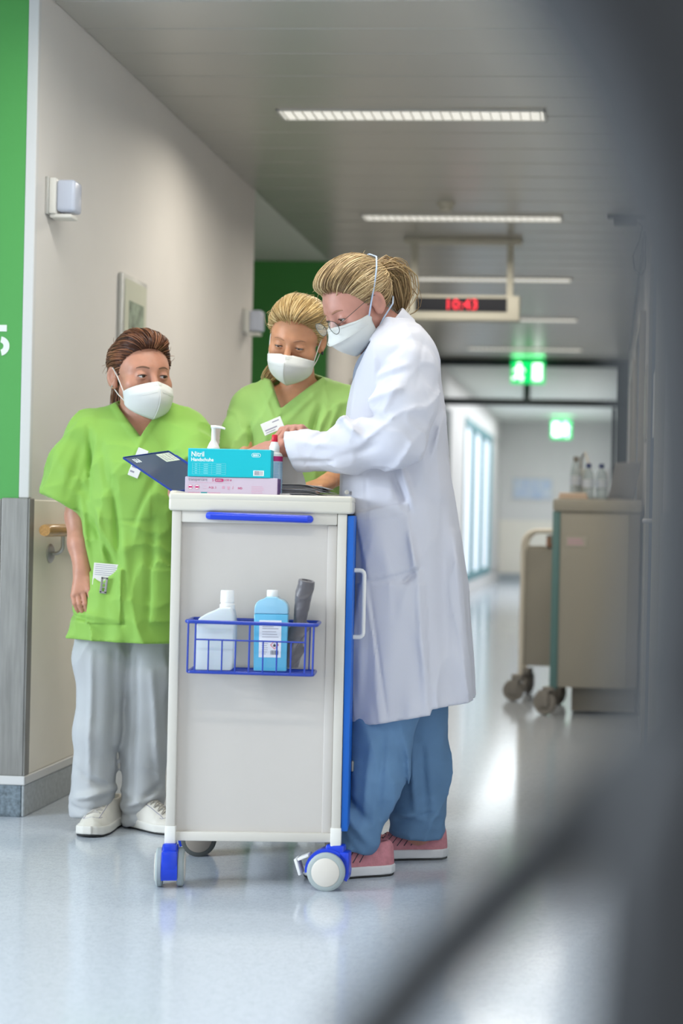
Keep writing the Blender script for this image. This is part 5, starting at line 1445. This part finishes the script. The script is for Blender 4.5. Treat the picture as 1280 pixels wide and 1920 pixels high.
    zs = axis(0.02, 1.70, 0.012, ((hz-0.19, hz+0.16, 0.0028), (q(160, 1165)[2], q(160, 1065)[2], 0.003)))
    sdf_obj('body', body, xs, ys, zs, 'skin_warm', root, org)
    xs = axis(q(60, 900)[0], q(410, 900)[0], 0.005); ys = axis(4.90, 5.34, 0.0055)
    sdf_obj('tunic', tunic_hollow, xs, ys, axis(q(225, 1210)[2]-0.03, q(225, 745)[2], 0.005), 'scrub_green', root, org)
    sdf_obj('trousers', trousers, axis(q(110, 1300)[0], q(375, 1300)[0], 0.006), axis(4.92, 5.34, 0.007), axis(0.0, 0.86, 0.006), 'trousers_grey', root, org)
    shoe(root, org, np.array((*at(169, 1572, 4.955)[:2], 0))+np.array((0.004, 0.125, 0)), R(-8), 'shoe_white', 'sole_white', 'sole_black', 'laces', 0.265, 0.102)
    shoe(root, org, np.array((*at(281, 1560, 5.075)[:2], 0))+np.array((0.0, 0.03, 0)), R(52), 'shoe_white', 'sole_white', 'sole_black', 'laces', 0.265, 0.098)
    face_parts(hd, root, org, (0.30, -1, -0.10), 'brow_brown')
    hair_part(hd, root, org, 'hair_auburn', (0, 0.105, 0.02), [(0, 0.112, 0.02), (-0.004, 0.122, -0.02), (-0.012, 0.112, -0.075), (-0.016, 0.098, -0.13), (-0.02, 0.09, -0.175)], 420, 0.013, thick=0.010,
              poof=((0, -0.022, 0.098), (0.060, 0.062, 0.034)), seed=5, n=2600, wisps=40)
    mask_part(hd, root, org)
    ear = MB().lathe([(0.0035*math.sin(a), 0.0035*math.cos(a)) for a in np.linspace(0.05, 3.1, 7)], org=hd.w((-0.083, 0.006, -0.026))-org, n=10).build('earring', 'chrome', root, True)
    # name badge and pocket contents are separate things
    def front(px, py, off=0.0):
        x, _, z = q(px, py, 4.97); ys_ = np.arange(4.86, 5.12, 0.001, dtype=f4)
        i = int(np.argmax(tunic(np.stack([np.full_like(ys_, x), ys_, np.full_like(ys_, z)], 1)) < 0)); return float(ys_[i]) - off
    def badge(px, py, w, h, rot, Yb, label, tilt=0.0):
        b = thing('name_badge', label, 'badge', at(px, py, Yb), 0)
        b.rotation_euler = (R(tilt), R(rot), 0)
        MB().box(-w/2, w/2, -0.003, 0, -h/2, h/2, bev=0.001, seg=1).build('plate', 'badge_white', b)
        mb = MB(); lines(mb, -w*0.40, w*0.25, -h*0.15, -h*0.15, 1, h*0.10, -0.003); lines(mb, -w*0.40, w*0.1, -h*0.34, -h*0.34, 1, h*0.06, -0.003); lines(mb, w*0.05, w*0.4, h*0.28, h*0.28, 1, h*0.08, -0.003, 0.1); mb.build('printed_text', 'print_grey', b)
    badge(259, 868, 0.034, 0.092, 21, front(259, 868, 0.004), 'white name badge half behind the dark clipboard on green tunic')
    pc = thing('folded_paper', 'folded white paper sticking out of the green tunic pocket', 'paper', q(207, 1072, front(207, 1064, 0.005)), 0); pc.rotation_euler = (R(-1), R(4), 0)
    MB().box(-0.053, 0.053, -0.0015, 0.0015, -0.045, 0.024, bev=0.0006, seg=1).build('sheet', 'paper', pc)
    mb = MB(); lines(mb, -0.048, 0.046, -0.012, 0.019, 6, 0.0016, -0.0015, 0.35); mb.build('printed_text', 'print_grey', pc)
    cl = thing('pocket_clip', 'grey metal clip hanging on the edge of the tunic pocket', 'clip', q(195, 1096, front(195, 1108, 0.004)), 0); cl.rotation_euler = (0, R(6), 0)
    MB().box(-0.011, -0.004, -0.003, 0.0, -0.026, 0.022, bev=0.001).box(0.004, 0.011, -0.003, 0.0, -0.026, 0.022, bev=0.001).box(-0.011, 0.011, -0.003, 0.0, -0.028, -0.021, bev=0.001).box(-0.011, 0.011, -0.003, 0.0, 0.017, 0.023, bev=0.001).build('clip_frame', 'steel_dull', cl)
    for z in (-0.010, 0.002): MB().box(-0.0045, 0.0045, -0.0025, 0, z, z+0.003).build('clip_bar', 'steel_dull', cl)
    return badge
badge = nurse_left()

# ---------------------------------------------------------------- nurse behind the cart
def nurse_behind():
    Y = 5.16
    org = np.array([*at(548, 1560, 5.2)[:2], 0.0])
    root = thing('person', 'person in pale lime tunic with blonde hair standing behind the cart', 'person', org)
    hd = Head(at(555, 638, 5.10), -9, 25, 9, 1.045, lid=0.0024)
    q = lambda px, py, y=Y: at(px, py, y)
    KT = pxloft([(722, 515, 590, 0.07, 5.19), (742, 480, 630, 0.085, 5.18), (775, 466, 648, 0.110, 5.17), (840, 468, 645, 0.125, 5.16), (920, 472, 642, 0.125, 5.16), (1100, 462, 645, 0.14, 5.17), (1190, 455, 650, 0.15, 5.17)], Y)
    shR, shL = q(470, 765, 5.18), q(640, 760, 5.18)
    neck0, neck1 = hd.w((0, 0.026, -0.060)), q(560, 748, 5.18)
    def tunic_base(p):
        d = loft(p, KT); d = smin(d, seg(p, shR, shL, 0.056, 0.056), 0.06)
        d = smin(d, seg(p, q(536, 732, 5.2), shR, 0.04, 0.05), 0.05)
        return smin(d, seg(p, q(590, 728, 5.2), shL, 0.04, 0.05), 0.05)
    vA, vB, vC = q(508, 712), q(533, 770), q(606, 708)
    slR, slL = q(448, 860, 5.12), q(668, 850, 5.12)
    def tunic(p):
        d = tunic_base(p)
        for a, m_, b in ((shR, q(456, 810, 5.15), slR), (shL, q(656, 805, 5.15), slL)):
            s_ = chain(p, [a, m_, b], [0.058, 0.064, 0.068], 0.02)
            s_ = smax(s_, plane(p, b, np.array(b)-np.array(a)), 0.005); d = smin(d, s_, 0.02)
        d -= ridges(p, 31, 5, (1.2, 1, 0.5))*f4(0.009) + ridges(p, 32, 9)*f4(0.004)
        front = p[:, 1] < 5.15; g = np.zeros(len(p), f4)
        for a, b, w, am in (((605, 765), (585, 840), 0.012, -0.010), ((640, 760), (610, 850), 0.012, 0.008), ((476, 800), (480, 850), 0.010, -0.008), ((530, 780), (545, 850), 0.016, -0.005), ((600, 735), (550, 790), 0.012, 0.005), ((500, 740), (522, 790), 0.010, 0.004)):
            g += crease(p, q(*a), q(*b), w*0.8, am*1.5)
        d -= np.where(front, g, 0)
        vv = tri2d(p, vA, vB, vC)
        d -= np.where(front, step(vv-f4(0.020), 0.003)*f4(0.003), 0)
        d = smax(d, -np.maximum(vv, p[:, 1]-f4(5.19)), 0.003)
        return smax(d, -seg(p, neck1, hd.w((0, 0.02, -0.02)), 0.062, 0.058), 0.006)
    legs = [([q(505, 1150, 5.2), q(505, 1350, 5.2), q(508, 1530, 5.22)], [0.085, 0.072, 0.062]), ([q(592, 1150, 5.2), q(592, 1350, 5.2), q(588, 1530, 5.22)], [0.085, 0.072, 0.062])]
    def legs_base(p):
        d = None
        for pts, rs in legs:
            s_ = chain(p, pts, rs, 0.04); d = s_ if d is None else smin(d, s_, 0.012)
        return d
    elL, wrL = q(652, 880, 5.10), q(612, 905, 4.96)
    HL = hand_segs(wrL, np.array(q(575, 918, 4.85))-wrL, (0, -0.2, 1), 1, (0.25, 0.25, 0.25, 0.3))
    elR, wrR = q(446, 890, 5.05), q(480, 900, 4.90)
    HRt = hand_segs(wrR, np.array(q(505, 905, 4.80))-wrR, (0, -0.2, 1), -1, (0.25, 0.25, 0.25, 0.3))
    def body(p):
        d = hd.sdf(p); d = smin(d, seg(p, neck0, neck1, 0.050, 0.056), 0.02)
        d = smin(d, np.maximum(tunic_base(p)+f4(0.022), f4(0.9)-p[:, 2]), 0.03)
        d = smin(d, legs_base(p)+f4(0.02), 0.03)
        for a, e_, w_, H in ((shL, elL, wrL, HL), (shR, elR, wrR, HRt)):
            d = smin(d, smin(chain(p, [a, e_, w_], [0.038, 0.036, 0.026], 0.02), hand_d(p, H), 0.012), 0.015)
        return d
    hx, hy, hz = [float(v) for v in hd.c]
    xs = axis(q(415, 900)[0], q(690, 900)[0], 0.011, ((hx-0.12, hx+0.12, 0.0028), (q(560, 900)[0], q(620, 900)[0], 0.004)))
    sdf_obj('body', body, xs, axis(4.70, 5.36, 0.011, ((hy-0.15, hy+0.10, 0.003), (4.80, 5.0, 0.005))), axis(0.03, 1.75, 0.012, ((hz-0.19, hz+0.14, 0.0028), (q(600, 930)[2], q(600, 880)[2], 0.004))), 'skin_tan', root, org)
    sdf_obj('tunic', tunic, axis(q(415, 900)[0], q(700, 900)[0], 0.005), axis(4.97, 5.38, 0.006), axis(0.55, q(560, 690)[2], 0.006), 'scrub_green_pale', root, org)
    sdf_obj('trousers', lambda p: smax(legs_base(p), f4(0.06)-p[:, 2], 0.01) - waves(p, 41, 8)*f4(0.004), axis(q(440, 1300)[0], q(670, 1300)[0], 0.010), axis(5.05, 5.38, 0.010), axis(0.02, 0.75, 0.010), 'trousers_grey', root, org)
    for px in (508, 588): shoe(root, org, np.array((at(px, 1550, 5.18)[0], 5.18, 0)), R(0), 'shoe_white', 'sole_white', 'sole_black', 'laces', 0.25, 0.095)
    face_parts(hd, root, org, (-0.05, -1, -0.62), 'brow_fair')
    hair_part(hd, root, org, 'hair_blonde', (0.0, 0.100, -0.035), flow=(0, 0.108, 0.02), tail=[(0, 0.105, -0.035), (-0.025, 0.095, -0.075), (-0.055, 0.045, -0.105), (-0.075, 0.000, -0.130), (-0.085, -0.012, -0.165)], ntail=380, spread=0.014, thick=0.014,
              poof=((0.008, -0.008, 0.096), (0.066, 0.074, 0.030)), seed=9, n=3200, wisps=60)
    mask_part(hd, root, org)
    MB().lathe([(0.004*math.sin(a), 0.006*math.cos(a)) for a in np.linspace(0.05, 3.1, 7)], org=hd.w((0.083, 0.004, -0.030))-org, n=10).build('earring', 'black_plastic', root, True)
    MB().tube([hd.w((x, -0.052+0.4*x*x*10, -0.165-0.028+14*0.5*x*x)) - org for x in np.linspace(-0.045, 0.05, 9)], 0.0008, 5).build('necklace', 'chrome', root, True)
    badge(511, 799, 0.068, 0.040, -24, 5.022, 'white rectangular name badge on the blonde nurse in green tunic', -6)
nurse_behind()
# ---------------------------------------------------------------- doctor in the white coat
def doctor():
    Y = 4.64
    org = np.array([*at(735, 1620, 4.64)[:2], 0.0])
    root = thing('person', 'person in long white coat bending over the cart with arms stretched', 'person', org)
    hd = Head(at(671, 576, 4.60), -53, 35, 0, 1.06, lid=0.0036)
    q = lambda px, py, y=Y: at(px, py, y)
    KC = pxloft([(604, 712, 768, 0.07, 4.64), (625, 700, 790, 0.11, 4.64), (660, 684, 808, 0.165, 4.64), (700, 668, 822, 0.185, 4.64), (760, 655, 832, 0.185, 4.64), (850, 640, 838, 0.18, 4.64), (930, 638, 850, 0.18, 4.64),
                 (1000, 640, 860, 0.185, 4.64), (1100, 646, 870, 0.19, 4.64), (1200, 652, 878, 0.195, 4.64), (1300, 656, 887, 0.20, 4.64), (1360, 657, 891, 0.205, 4.64)], Y, 80)
    shN, elN, cuN = q(772, 700, 4.47), q(742, 822, 4.40), q(552, 853, 4.50)
    shF, elF, wrF = q(745, 690, 4.82), q(690, 844, 4.86), q(578, 827, 4.70)
    neck0, neck1 = hd.w((0, 0.028, -0.055)), q(738, 630, 4.64)
    def coat_base(p):
        d = loft(p, KC, 2.7)
        return smin(d, seg(p, q(765, 672, 4.52), q(760, 668, 4.76), 0.075, 0.075), 0.06)
    def hemline(p):
        x = p[:, 0]; xs_ = q(812, 1320)[0]
        a, b = q(660, 1351), q(812, 1326); c, d_ = q(812, 1316), q(888, 1307)
        z1 = a[2] + (x-f4(a[0]))*f4((b[2]-a[2])/(b[0]-a[0])); z2 = c[2] + (x-f4(c[0]))*f4((d_[2]-c[2])/(d_[0]-c[0]))
        return np.where(x < xs_, z1, z2).astype(f4)
    def sleeve_n(p):
        d = chain(p, [shN, q(760, 765, 4.43), elN, q(650, 840, 4.43), cuN+np.array((-0.03, 0, 0.002))], [0.076, 0.080, 0.074, 0.062, 0.049], 0.03)
        d -= ridges(p, 53, 5, (1, 1, 1))*f4(0.010) + ridges(p, 54, 9)*f4(0.004)
        for a, b, w, am in (((655, 790), (690, 830), 0.014, 0.012), ((668, 772), (735, 800), 0.014, -0.012), ((690, 775), (640, 800), 0.010, 0.010), ((640, 800), (600, 835), 0.012, -0.007), ((700, 720), (770, 700), 0.014, 0.008), ((690, 765), (760, 745), 0.014, 0.009), ((720, 845), (640, 868), 0.014, -0.006), ((575, 835), (640, 845), 0.012, 0.007), ((760, 730), (720, 800), 0.016, 0.006), ((705, 690), (760, 668), 0.010, -0.006), ((562, 870), (640, 872), 0.008, -0.006)):
            d -= crease(p, q(*a), q(*b), w*0.8, am*1.5)
        ax_ = np.array(cuN)-np.array(q(640, 840, 4.45)); ax_ /= np.linalg.norm(ax_)
        n_ = np.array((-0.935, 0.10, -0.34)); cp = q(549, 855, 4.50)
        band = np.abs(plane(p, cp, n_)+f4(0.020))-f4(0.020)
        d -= step(band, 0.004)*f4(0.0025)
        d = smax(d, plane(p, cp, n_), 0.003)
        inn = smax(seg(p, q(640, 840, 4.45), cuN+ax_*0.1, 0.042, 0.036), -plane(p, cp-ax_*0.05, ax_), 0.01)
        return smax(d, -inn, 0.003)
    def coat(p):
        d = coat_base(p)
        zt = np.clip((f4(1.05)-p[:, 2])/f4(0.6), 0, 1)
        d -= waves(p, 51, 4, (1.3, 1.3, 0.18))*f4(0.010)*zt + ridges(p, 56, 4, (1.2, 1.2, 0.25))*f4(0.010)*(f4(0.4)+zt) + ridges(p, 52, 7, (1, 1, 0.6))*f4(0.005)
        near = p[:, 1] < 4.64; g = np.zeros(len(p), f4)
        for a, b, w, am in (((735, 870), (770, 960), 0.014, -0.010), ((752, 860), (780, 945), 0.012, 0.009), ((800, 720), (770, 860), 0.018, -0.010), ((826, 950), (842, 1290), 0.028, -0.012), ((790, 1085), (806, 1320), 0.014, 0.008), ((775, 1000), (790, 1080), 0.012, 0.009), ((795, 1060), (762, 1090), 0.012, -0.008),
                            ((700, 1090), (735, 1330), 0.006, -0.004), ((835, 780), (815, 860), 0.012, 0.008), ((690, 1080), (680, 1320), 0.020, 0.006), ((855, 1000), (880, 1290), 0.016, 0.008), ((815, 690), (800, 760), 0.010, -0.007)):
            g += crease(p, q(*a), q(*b), w*0.8, am*1.5)
        # side pocket
        pa, pb, pc_, pd = q(673, 962), q(769, 942), q(790, 1062), q(700, 1086)
        pk_ = poly2d(p, (pa, pb, pc_, pd))
        g += step(pk_, 0.006)*f4(0.0075)
        tb_ = poly2d(p, (pa, pb, q(772, 962), q(674, 982)))
        g += step(tb_, 0.003)*f4(0.002)
        d -= np.where(near, g, 0)
        # back vent step
        xv = p[:, 0]-f4(q(812, 1320)[0]) + (p[:, 2]-f4(q(812, 1320)[2]))*f4(0.06)
        vent = (p[:, 2] < f4(q(812, 1090)[2]))
        d -= np.where(near & vent & (xv < 0), f4(0.004), 0)
        # front edge overlap seam
        d -= np.where(near, crease(p, q(694, 880), q(697, 958), 0.003, -0.003), 0)
        d = smin(d, sleeve_f(p), 0.02)
        sn = sleeve_n(p)
        d = smin(d, sn, 0.012)
        # shoulder seam
        d += np.where(near, -crease(p, q(800, 650), q(790, 740), 0.004, -0.003), 0)
        # neck opening and open front at the chest
        d = smax(d, -seg(p, neck1-V3(0, 0, 0.02), hd.w((0, 0.02, -0.01)), 0.064, 0.066), 0.005)
        op = np.maximum(tri2d(p, q(640, 645), q(702, 648), q(655, 740)), p[:, 1]-f4(4.72))
        d = smax(d, -op, 0.004)
        d = smax(d, hemline(p)-p[:, 2], 0.003)
        return smax(d, -np.maximum(loft(p, KC, 2.2)+f4(0.030), p[:, 2]-hemline(p)-f4(0.08)), 0.003)
    def sleeve_f(p):
        d = chain(p, [shF, elF, q(590, 836, 4.725)], [0.072, 0.060, 0.040], 0.03) - waves(p, 55, 9)*f4(0.004)
        return smax(d, plane(p, q(590, 835, 4.725), np.array(wrF)-elF), 0.004)
    def collar(p):
        a, b = q(752, 598, 4.64), q(700, 652, 4.64)
        ax_ = np.array(hd.w((0, 0.02, -0.02))) - np.array(neck1); ax_ /= np.linalg.norm(ax_)
        h = (p - V3(neck1)) @ V3(ax_)
        r = np.sqrt((((p - V3(neck1)) - h[:, None]*V3(ax_))**2).sum(1))
        return np.maximum(np.abs(r-f4(0.072)-h*f4(0.02))-f4(0.0045), np.abs(h-f4(0.012))-f4(0.026))
    legs = [([q(745, 1180, 4.57), q(728, 1310, 4.55), q(710, 1380, 4.54), q(698, 1460, 4.52), q(668, 1575, 4.50)], [0.080, 0.080, 0.080, 0.072, 0.055]),
            ([q(775, 1180, 4.72), q(780, 1330, 4.73), q(786, 1440, 4.74), q(783, 1555, 4.76)], [0.095, 0.082, 0.078, 0.078])]
    def legs_base(p):
        d = None
        for pts, rs in legs:
            s_ = chain(p, pts, rs, 0.05); d = s_ if d is None else smin(d, s_, 0.010)
        return d
    def trousers(p):
        d = legs_base(p) - ridges(p, 61, 4.5, (1, 1, 0.4))*f4(0.010) - ridges(p, 62, 8, (0.7, 0.7, 1.3))*f4(0.006)*np.clip((f4(0.35)-p[:, 2])/f4(0.3)+f4(0.3), 0, 1)
        g = np.zeros(len(p), f4)
        for a, b, w, am in (((650, 1490), (705, 1560), 0.016, 0.011), ((660, 1470), (700, 1520), 0.014, -0.009), ((655, 1540), (690, 1590), 0.010, -0.007), ((705, 1380), (690, 1540), 0.014, 0.006), ((728, 1360), (718, 1530), 0.010, -0.006), ((740, 1530), (800, 1540), 0.012, 0.010), ((745, 1545), (810, 1530), 0.010, -0.008), ((770, 1380), (776, 1520), 0.012, 0.008), ((790, 1400), (800, 1540), 0.012, -0.007), ((655, 1400), (668, 1460), 0.012, -0.008)):
            g += crease(p, q(*a), q(*b), w*0.8, am*1.5)
        d -= g
        left = p[:, 1] < 4.63
        hz_ = np.where(left, f4(q(668, 1590, 4.5)[2]) + (p[:, 0]-f4(q(668, 1590)[0]))*f4(-0.35), f4(q(783, 1568, 4.76)[2]) + (p[:, 0]-f4(q(783, 1568)[0]))*f4(-0.06))
        d = smax(d, hz_-p[:, 2], 0.006)
        return smax(d, p[:, 2]-f4(0.75), 0.01)
    HN = hand_segs(q(524, 840, 4.55), np.array(q(470, 841, 4.62))-q(524, 840, 4.55), (0.1, -0.55, 0.8), -1, ((0.15, 0.25, 0.2), (0.2, 0.3, 0.2), (0.25, 0.35, 0.25), (0.3, 0.4, 0.3)), 0.12, 0.98)
    HF = hand_segs(wrF, np.array(q(545, 803, 4.62))-wrF, (-0.35, -0.45, 0.75), 1, ((0.9, 1.0, 0.6), (0.95, 1.05, 0.6), (1.0, 1.05, 0.6), (1.0, 1.05, 0.6)), 0.16, 1.06, 0.7)
    def body(p):
        d = hd.sdf(p); d = smin(d, seg(p, neck0, neck1, 0.052, 0.058), 0.02)
        d = smin(d, np.maximum(coat_base(p)+f4(0.022), f4(0.75)-p[:, 2]), 0.03)
        d = smin(d, legs_base(p)+f4(0.022), 0.03)
        d = smin(d, smin(chain(p, [shN, elN, q(524, 840, 4.55)], [0.05, 0.040, 0.026], 0.02), hand_d(p, HN), 0.012), 0.015)
        return smin(d, smin(chain(p, [shF, elF, wrF], [0.05, 0.040, 0.026], 0.02), hand_d(p, HF, 0.003), 0.012), 0.015)
    hx, hy, hz = [float(v) for v in hd.c]
    xs = axis(q(430, 900)[0], q(900, 900)[0], 0.012, ((hx-0.15, hx+0.13, 0.0028), (q(445, 840)[0], q(590, 840)[0], 0.0032)))
    ys = axis(4.30, 4.95, 0.012, ((hy-0.13, hy+0.13, 0.003),))
    zs = axis(0.04, 1.86, 0.012, ((hz-0.18, hz+0.15, 0.0028), (q(520, 875)[2], q(520, 785)[2], 0.0032)))
    sdf_obj('body', body, xs, ys, zs, 'skin_rosy', root, org)
    ct = sdf_obj('coat', coat, axis(q(525, 900)[0], q(905, 900)[0], 0.0055), axis(4.28, 4.98, 0.0062), axis(q(700, 1370)[2], q(760, 575)[2], 0.0055), 'coat_white', root, org)
    sdf_obj('collar', lambda p: smax(collar(p), -plane(p, q(712, 640), np.array((1.0, 0, -0.35))), 0.003), axis(q(660, 640)[0], q(800, 640)[0], 0.003), axis(4.50, 4.78, 0.004), axis(q(700, 690)[2], q(740, 570)[2], 0.003), 'coat_white', ct, org)
    sdf_obj('shirt', lambda p: np.maximum(smax(smin(coat_base(p)+f4(0.005), ell(p, q(694, 706, 4.60), (0.048, 0.075, 0.07)), 0.02), -seg(p, neck1, hd.w((0, 0.02, -0.01)), 0.056, 0.058), 0.005), np.maximum(f4(1.15)-p[:, 2], np.abs(p[:, 1]-f4(4.64))-f4(0.13))), axis(q(620, 700)[0], q(800, 700)[0], 0.006), axis(4.48, 4.80, 0.006), axis(1.12, q(700, 600)[2], 0.006), 'shirt_slate', root, org)
    sdf_obj('trousers', trousers, axis(q(610, 1300)[0], q(870, 1300)[0], 0.006), axis(4.38, 4.88, 0.007), axis(0.0, 0.80, 0.006), 'trousers_blue', root, org)
    shoe(root, org, np.array((*at(654, 1642, 4.50)[:2], 0)), R(-72), 'shoe_pink', 'shoe_sole_pale', 'sole_black', 'stripes', 0.255, 0.095)
    shoe(root, org, np.array((*at(754, 1612, 4.735)[:2], 0))+np.array((0, 0.02, 0)), R(-84), 'shoe_pink', 'shoe_sole_pale', 'sole_black', 'stripes', 0.262, 0.095)
    face_parts(hd, root, org, (0.0, -1, -0.25), 'brow_fair')
    hair_part(hd, root, org, 'hair_dark_blonde', (0.0, 0.108, 0.050), [(0, 0.108, 0.055), (0.01, 0.140, 0.045), (0.012, 0.150, 0.010), (0.012, 0.135, -0.035), (0.010, 0.120, -0.060), (0.01, 0.105, -0.085)], 520, 0.021, thick=0.013,
              poof=((0.0, -0.005, 0.096), (0.064, 0.078, 0.036)), seed=14, n=3400, wisps=110)
    mask_part(hd, root, org, 'flat', 'strap_blue')
    # glasses worn on the nose
    gl = thing('eyeglasses', 'thin round metal eyeglasses worn by the person in white coat', 'glasses', org)
    def lens_ring(sx, off):
        return [hd.w((sx*(0.0325+0.0225*math.cos(a)), -0.118-off+0.012*abs(math.cos(a)*0.0225+0.0325-0.0325)/0.0225*0.3, 0.000+0.0195*math.sin(a))) - org for a in np.linspace(0, 2*math.pi, 29)[:-1]]
    for sx in (-1, 1):
        MB().tube(lens_ring(sx, 0), 0.0010, 6, closed=True).build('rim', 'rim_metal', gl, True)
        L0, L1 = lens_ring(sx, 0), lens_ring(sx, 0.0008); n = len(L0)
        MB().add(L0+L1, [tuple(range(n)), tuple(reversed(range(n, 2*n)))] + [(i, (i+1) % n, (i+1) % n+n, i+n) for i in range(n)]).build('lens', 'spectacle_glass', gl)
        MB().tube([hd.w((sx*a, b, c)) - org for a, b, c in ((0.055, -0.114, 0.004), (0.066, -0.095, 0.008), (0.0775, -0.045, 0.016), (0.0825, 0.0, 0.022), (0.0825, 0.015, 0.020))], 0.0009, 6).build('temple', 'rim_metal', gl, True)
    MB().tube([hd.w((x, -0.120-0.003*math.cos(x*150), 0.003+0.004*math.cos(x*140))) - org for x in np.linspace(-0.0105, 0.0105, 7)], 0.0010, 6).build('bridge', 'rim_metal', gl, True)
    # buttons of the shirt, badge in the chest pocket
    MB().lathe([(0.0048, 0), (0.0048, 0.002), (0.003, 0.003)], (-0.5, -1, 0), np.array(q(674, 690, 4.545))-org, 12).build('button', 'rim_metal', root, True)
    MB().lathe([(0.0065, 0), (0.0065, 0.002), (0.004, 0.003)], (-0.2, -1, 0), np.array(q(650, 923, 4.49))-org, 12).build('button', 'cart_white', root, True)
doctor()

# ---------------------------------------------------------------- roll of bags in the basket
br = thing('bag_roll', 'crumpled dark grey roll of waste bags leaning in the wire basket', 'bag roll', (0, 0, 0))
a_, b_ = np.array(cart_pt(0.093, -0.042, 0.612)), np.array(cart_pt(0.136, -0.072, 0.838))
br.location = Vector([float(v) for v in a_])
ax_ = (b_-a_)/np.linalg.norm(b_-a_)
def roll(p):
    h = (p - V3(a_)) @ V3(ax_); L = float(np.linalg.norm(b_-a_))
    dv = (p - V3(a_)) - h[:, None]*V3(ax_); r = np.sqrt((dv**2).sum(1)); th = np.arctan2(dv[:, 1], dv[:, 0])
    t = h/f4(L)
    rad = f4(0.0245) - f4(0.003)*t - f4(0.0035)*np.exp(-((t-0.42)/0.14)**2) + (waves(p, 71, 14, (1, 1, 0.5))*f4(0.0030)+ridges(p, 73, 8, (1, 1, 0.7))*f4(0.016)-f4(0.005))*np.exp(-((t-0.38)/0.36)**2) + waves(p, 72, 40)*f4(0.0008) + f4(0.002)*np.clip(np.sin(th*1+t*4), 0, 1)
    d = np.maximum(r-rad, np.maximum(-h-f4(0.004), h-f4(L)))
    hole = np.maximum(r-f4(0.0135), f4(L-0.03)-h)
    return np.maximum(d, -hole)
lo, hi = np.minimum(a_, b_)-0.04, np.maximum(a_, b_)+0.04
sdf_obj('roll', roll, axis(lo[0], hi[0], 0.002), axis(lo[1], hi[1], 0.002), axis(lo[2], hi[2], 0.002), 'bag_grey', br, a_)
pts = []
n1 = np.cross(ax_, (0, 1, 0)); n1 /= np.linalg.norm(n1); n2 = np.cross(ax_, n1)
ribbon = MB()
sp = [(b_ - a_) - ax_*0.002 + (n1*math.cos(t) + n2*math.sin(t))*(0.003+0.0009*t) for t in np.linspace(0, 11, 60)]
vs_ = [p for s_ in sp for p in (s_-ax_*0.03, s_)]
ribbon.add(vs_, [(2*i, 2*i+2, 2*i+3, 2*i+1) for i in range(59)])
o = ribbon.build('rolled_layers', 'bag_grey', br, True); sm = o.modifiers.new('thickness', 'SOLIDIFY'); sm.thickness = 0.0006

# ---------------------------------------------------------------- equipment stand close to the camera, far out of focus
eq = thing('equipment_stand', 'dark out-of-focus curved equipment frame close at the right edge', 'equipment', (0.115, 0.47, 0))
eo = np.array((0.115, 0.47, 0.0))
YE = 0.46
outl = [(840, -260), (950, -40), (1050, 110), (1105, 260), (1150, 420), (1172, 620), (1182, 900), (1172, 1100), (1155, 1250), (1125, 1380)]
cen = [np.array(at(px+190, py-40, YE)) for px, py in outl]
MB().tube([c-eo for c in cen], [0.032, 0.032, 0.032, 0.032, 0.031, 0.030, 0.029, 0.028, 0.027, 0.026], 18).build('curved_arm', 'equipment_dark', eq, True)
band = [(1330, 1250), (1200, 1430), (1060, 1570), (930, 1690), (800, 1820), (660, 1990)]
MB().tube([np.array(at(px, py, YE+0.01))-eo for px, py in band], 0.013, 14).build('lower_rail', 'equipment_dark', eq, True)
MB().tube([np.array(at(1385, 1250, YE))-eo, np.array(at(1290, 1620, YE))-eo, np.array(at(1270, 2100, YE))-eo], [0.022, 0.027, 0.03], 16).build('column_head', 'equipment_dark', eq, True)
MB().tube([np.array(at(1390, 0, YE))-eo, np.array(at(1380, 900, YE))-eo, np.array(at(1365, 1300, YE))-eo, np.array((0.0, 0, 0.80)), np.array((0.0, 0, 0.06))], 0.017, 16).build('column', 'equipment_dark', eq, True)
MB().tube([np.array(at(1180, -160, YE))-eo, np.array(at(1290, 60, YE))-eo, np.array(at(1390, 150, YE))-eo], 0.020, 16).build('upper_brace', 'equipment_dark', eq, True)
for a in (80, 150, 215, 280):
    MB().tube([(0, 0, 0.07), (0.06*math.cos(R(a)), 0.22*math.sin(R(a)), 0.014)], 0.013, 10).build('foot', 'equipment_dark', eq, True)
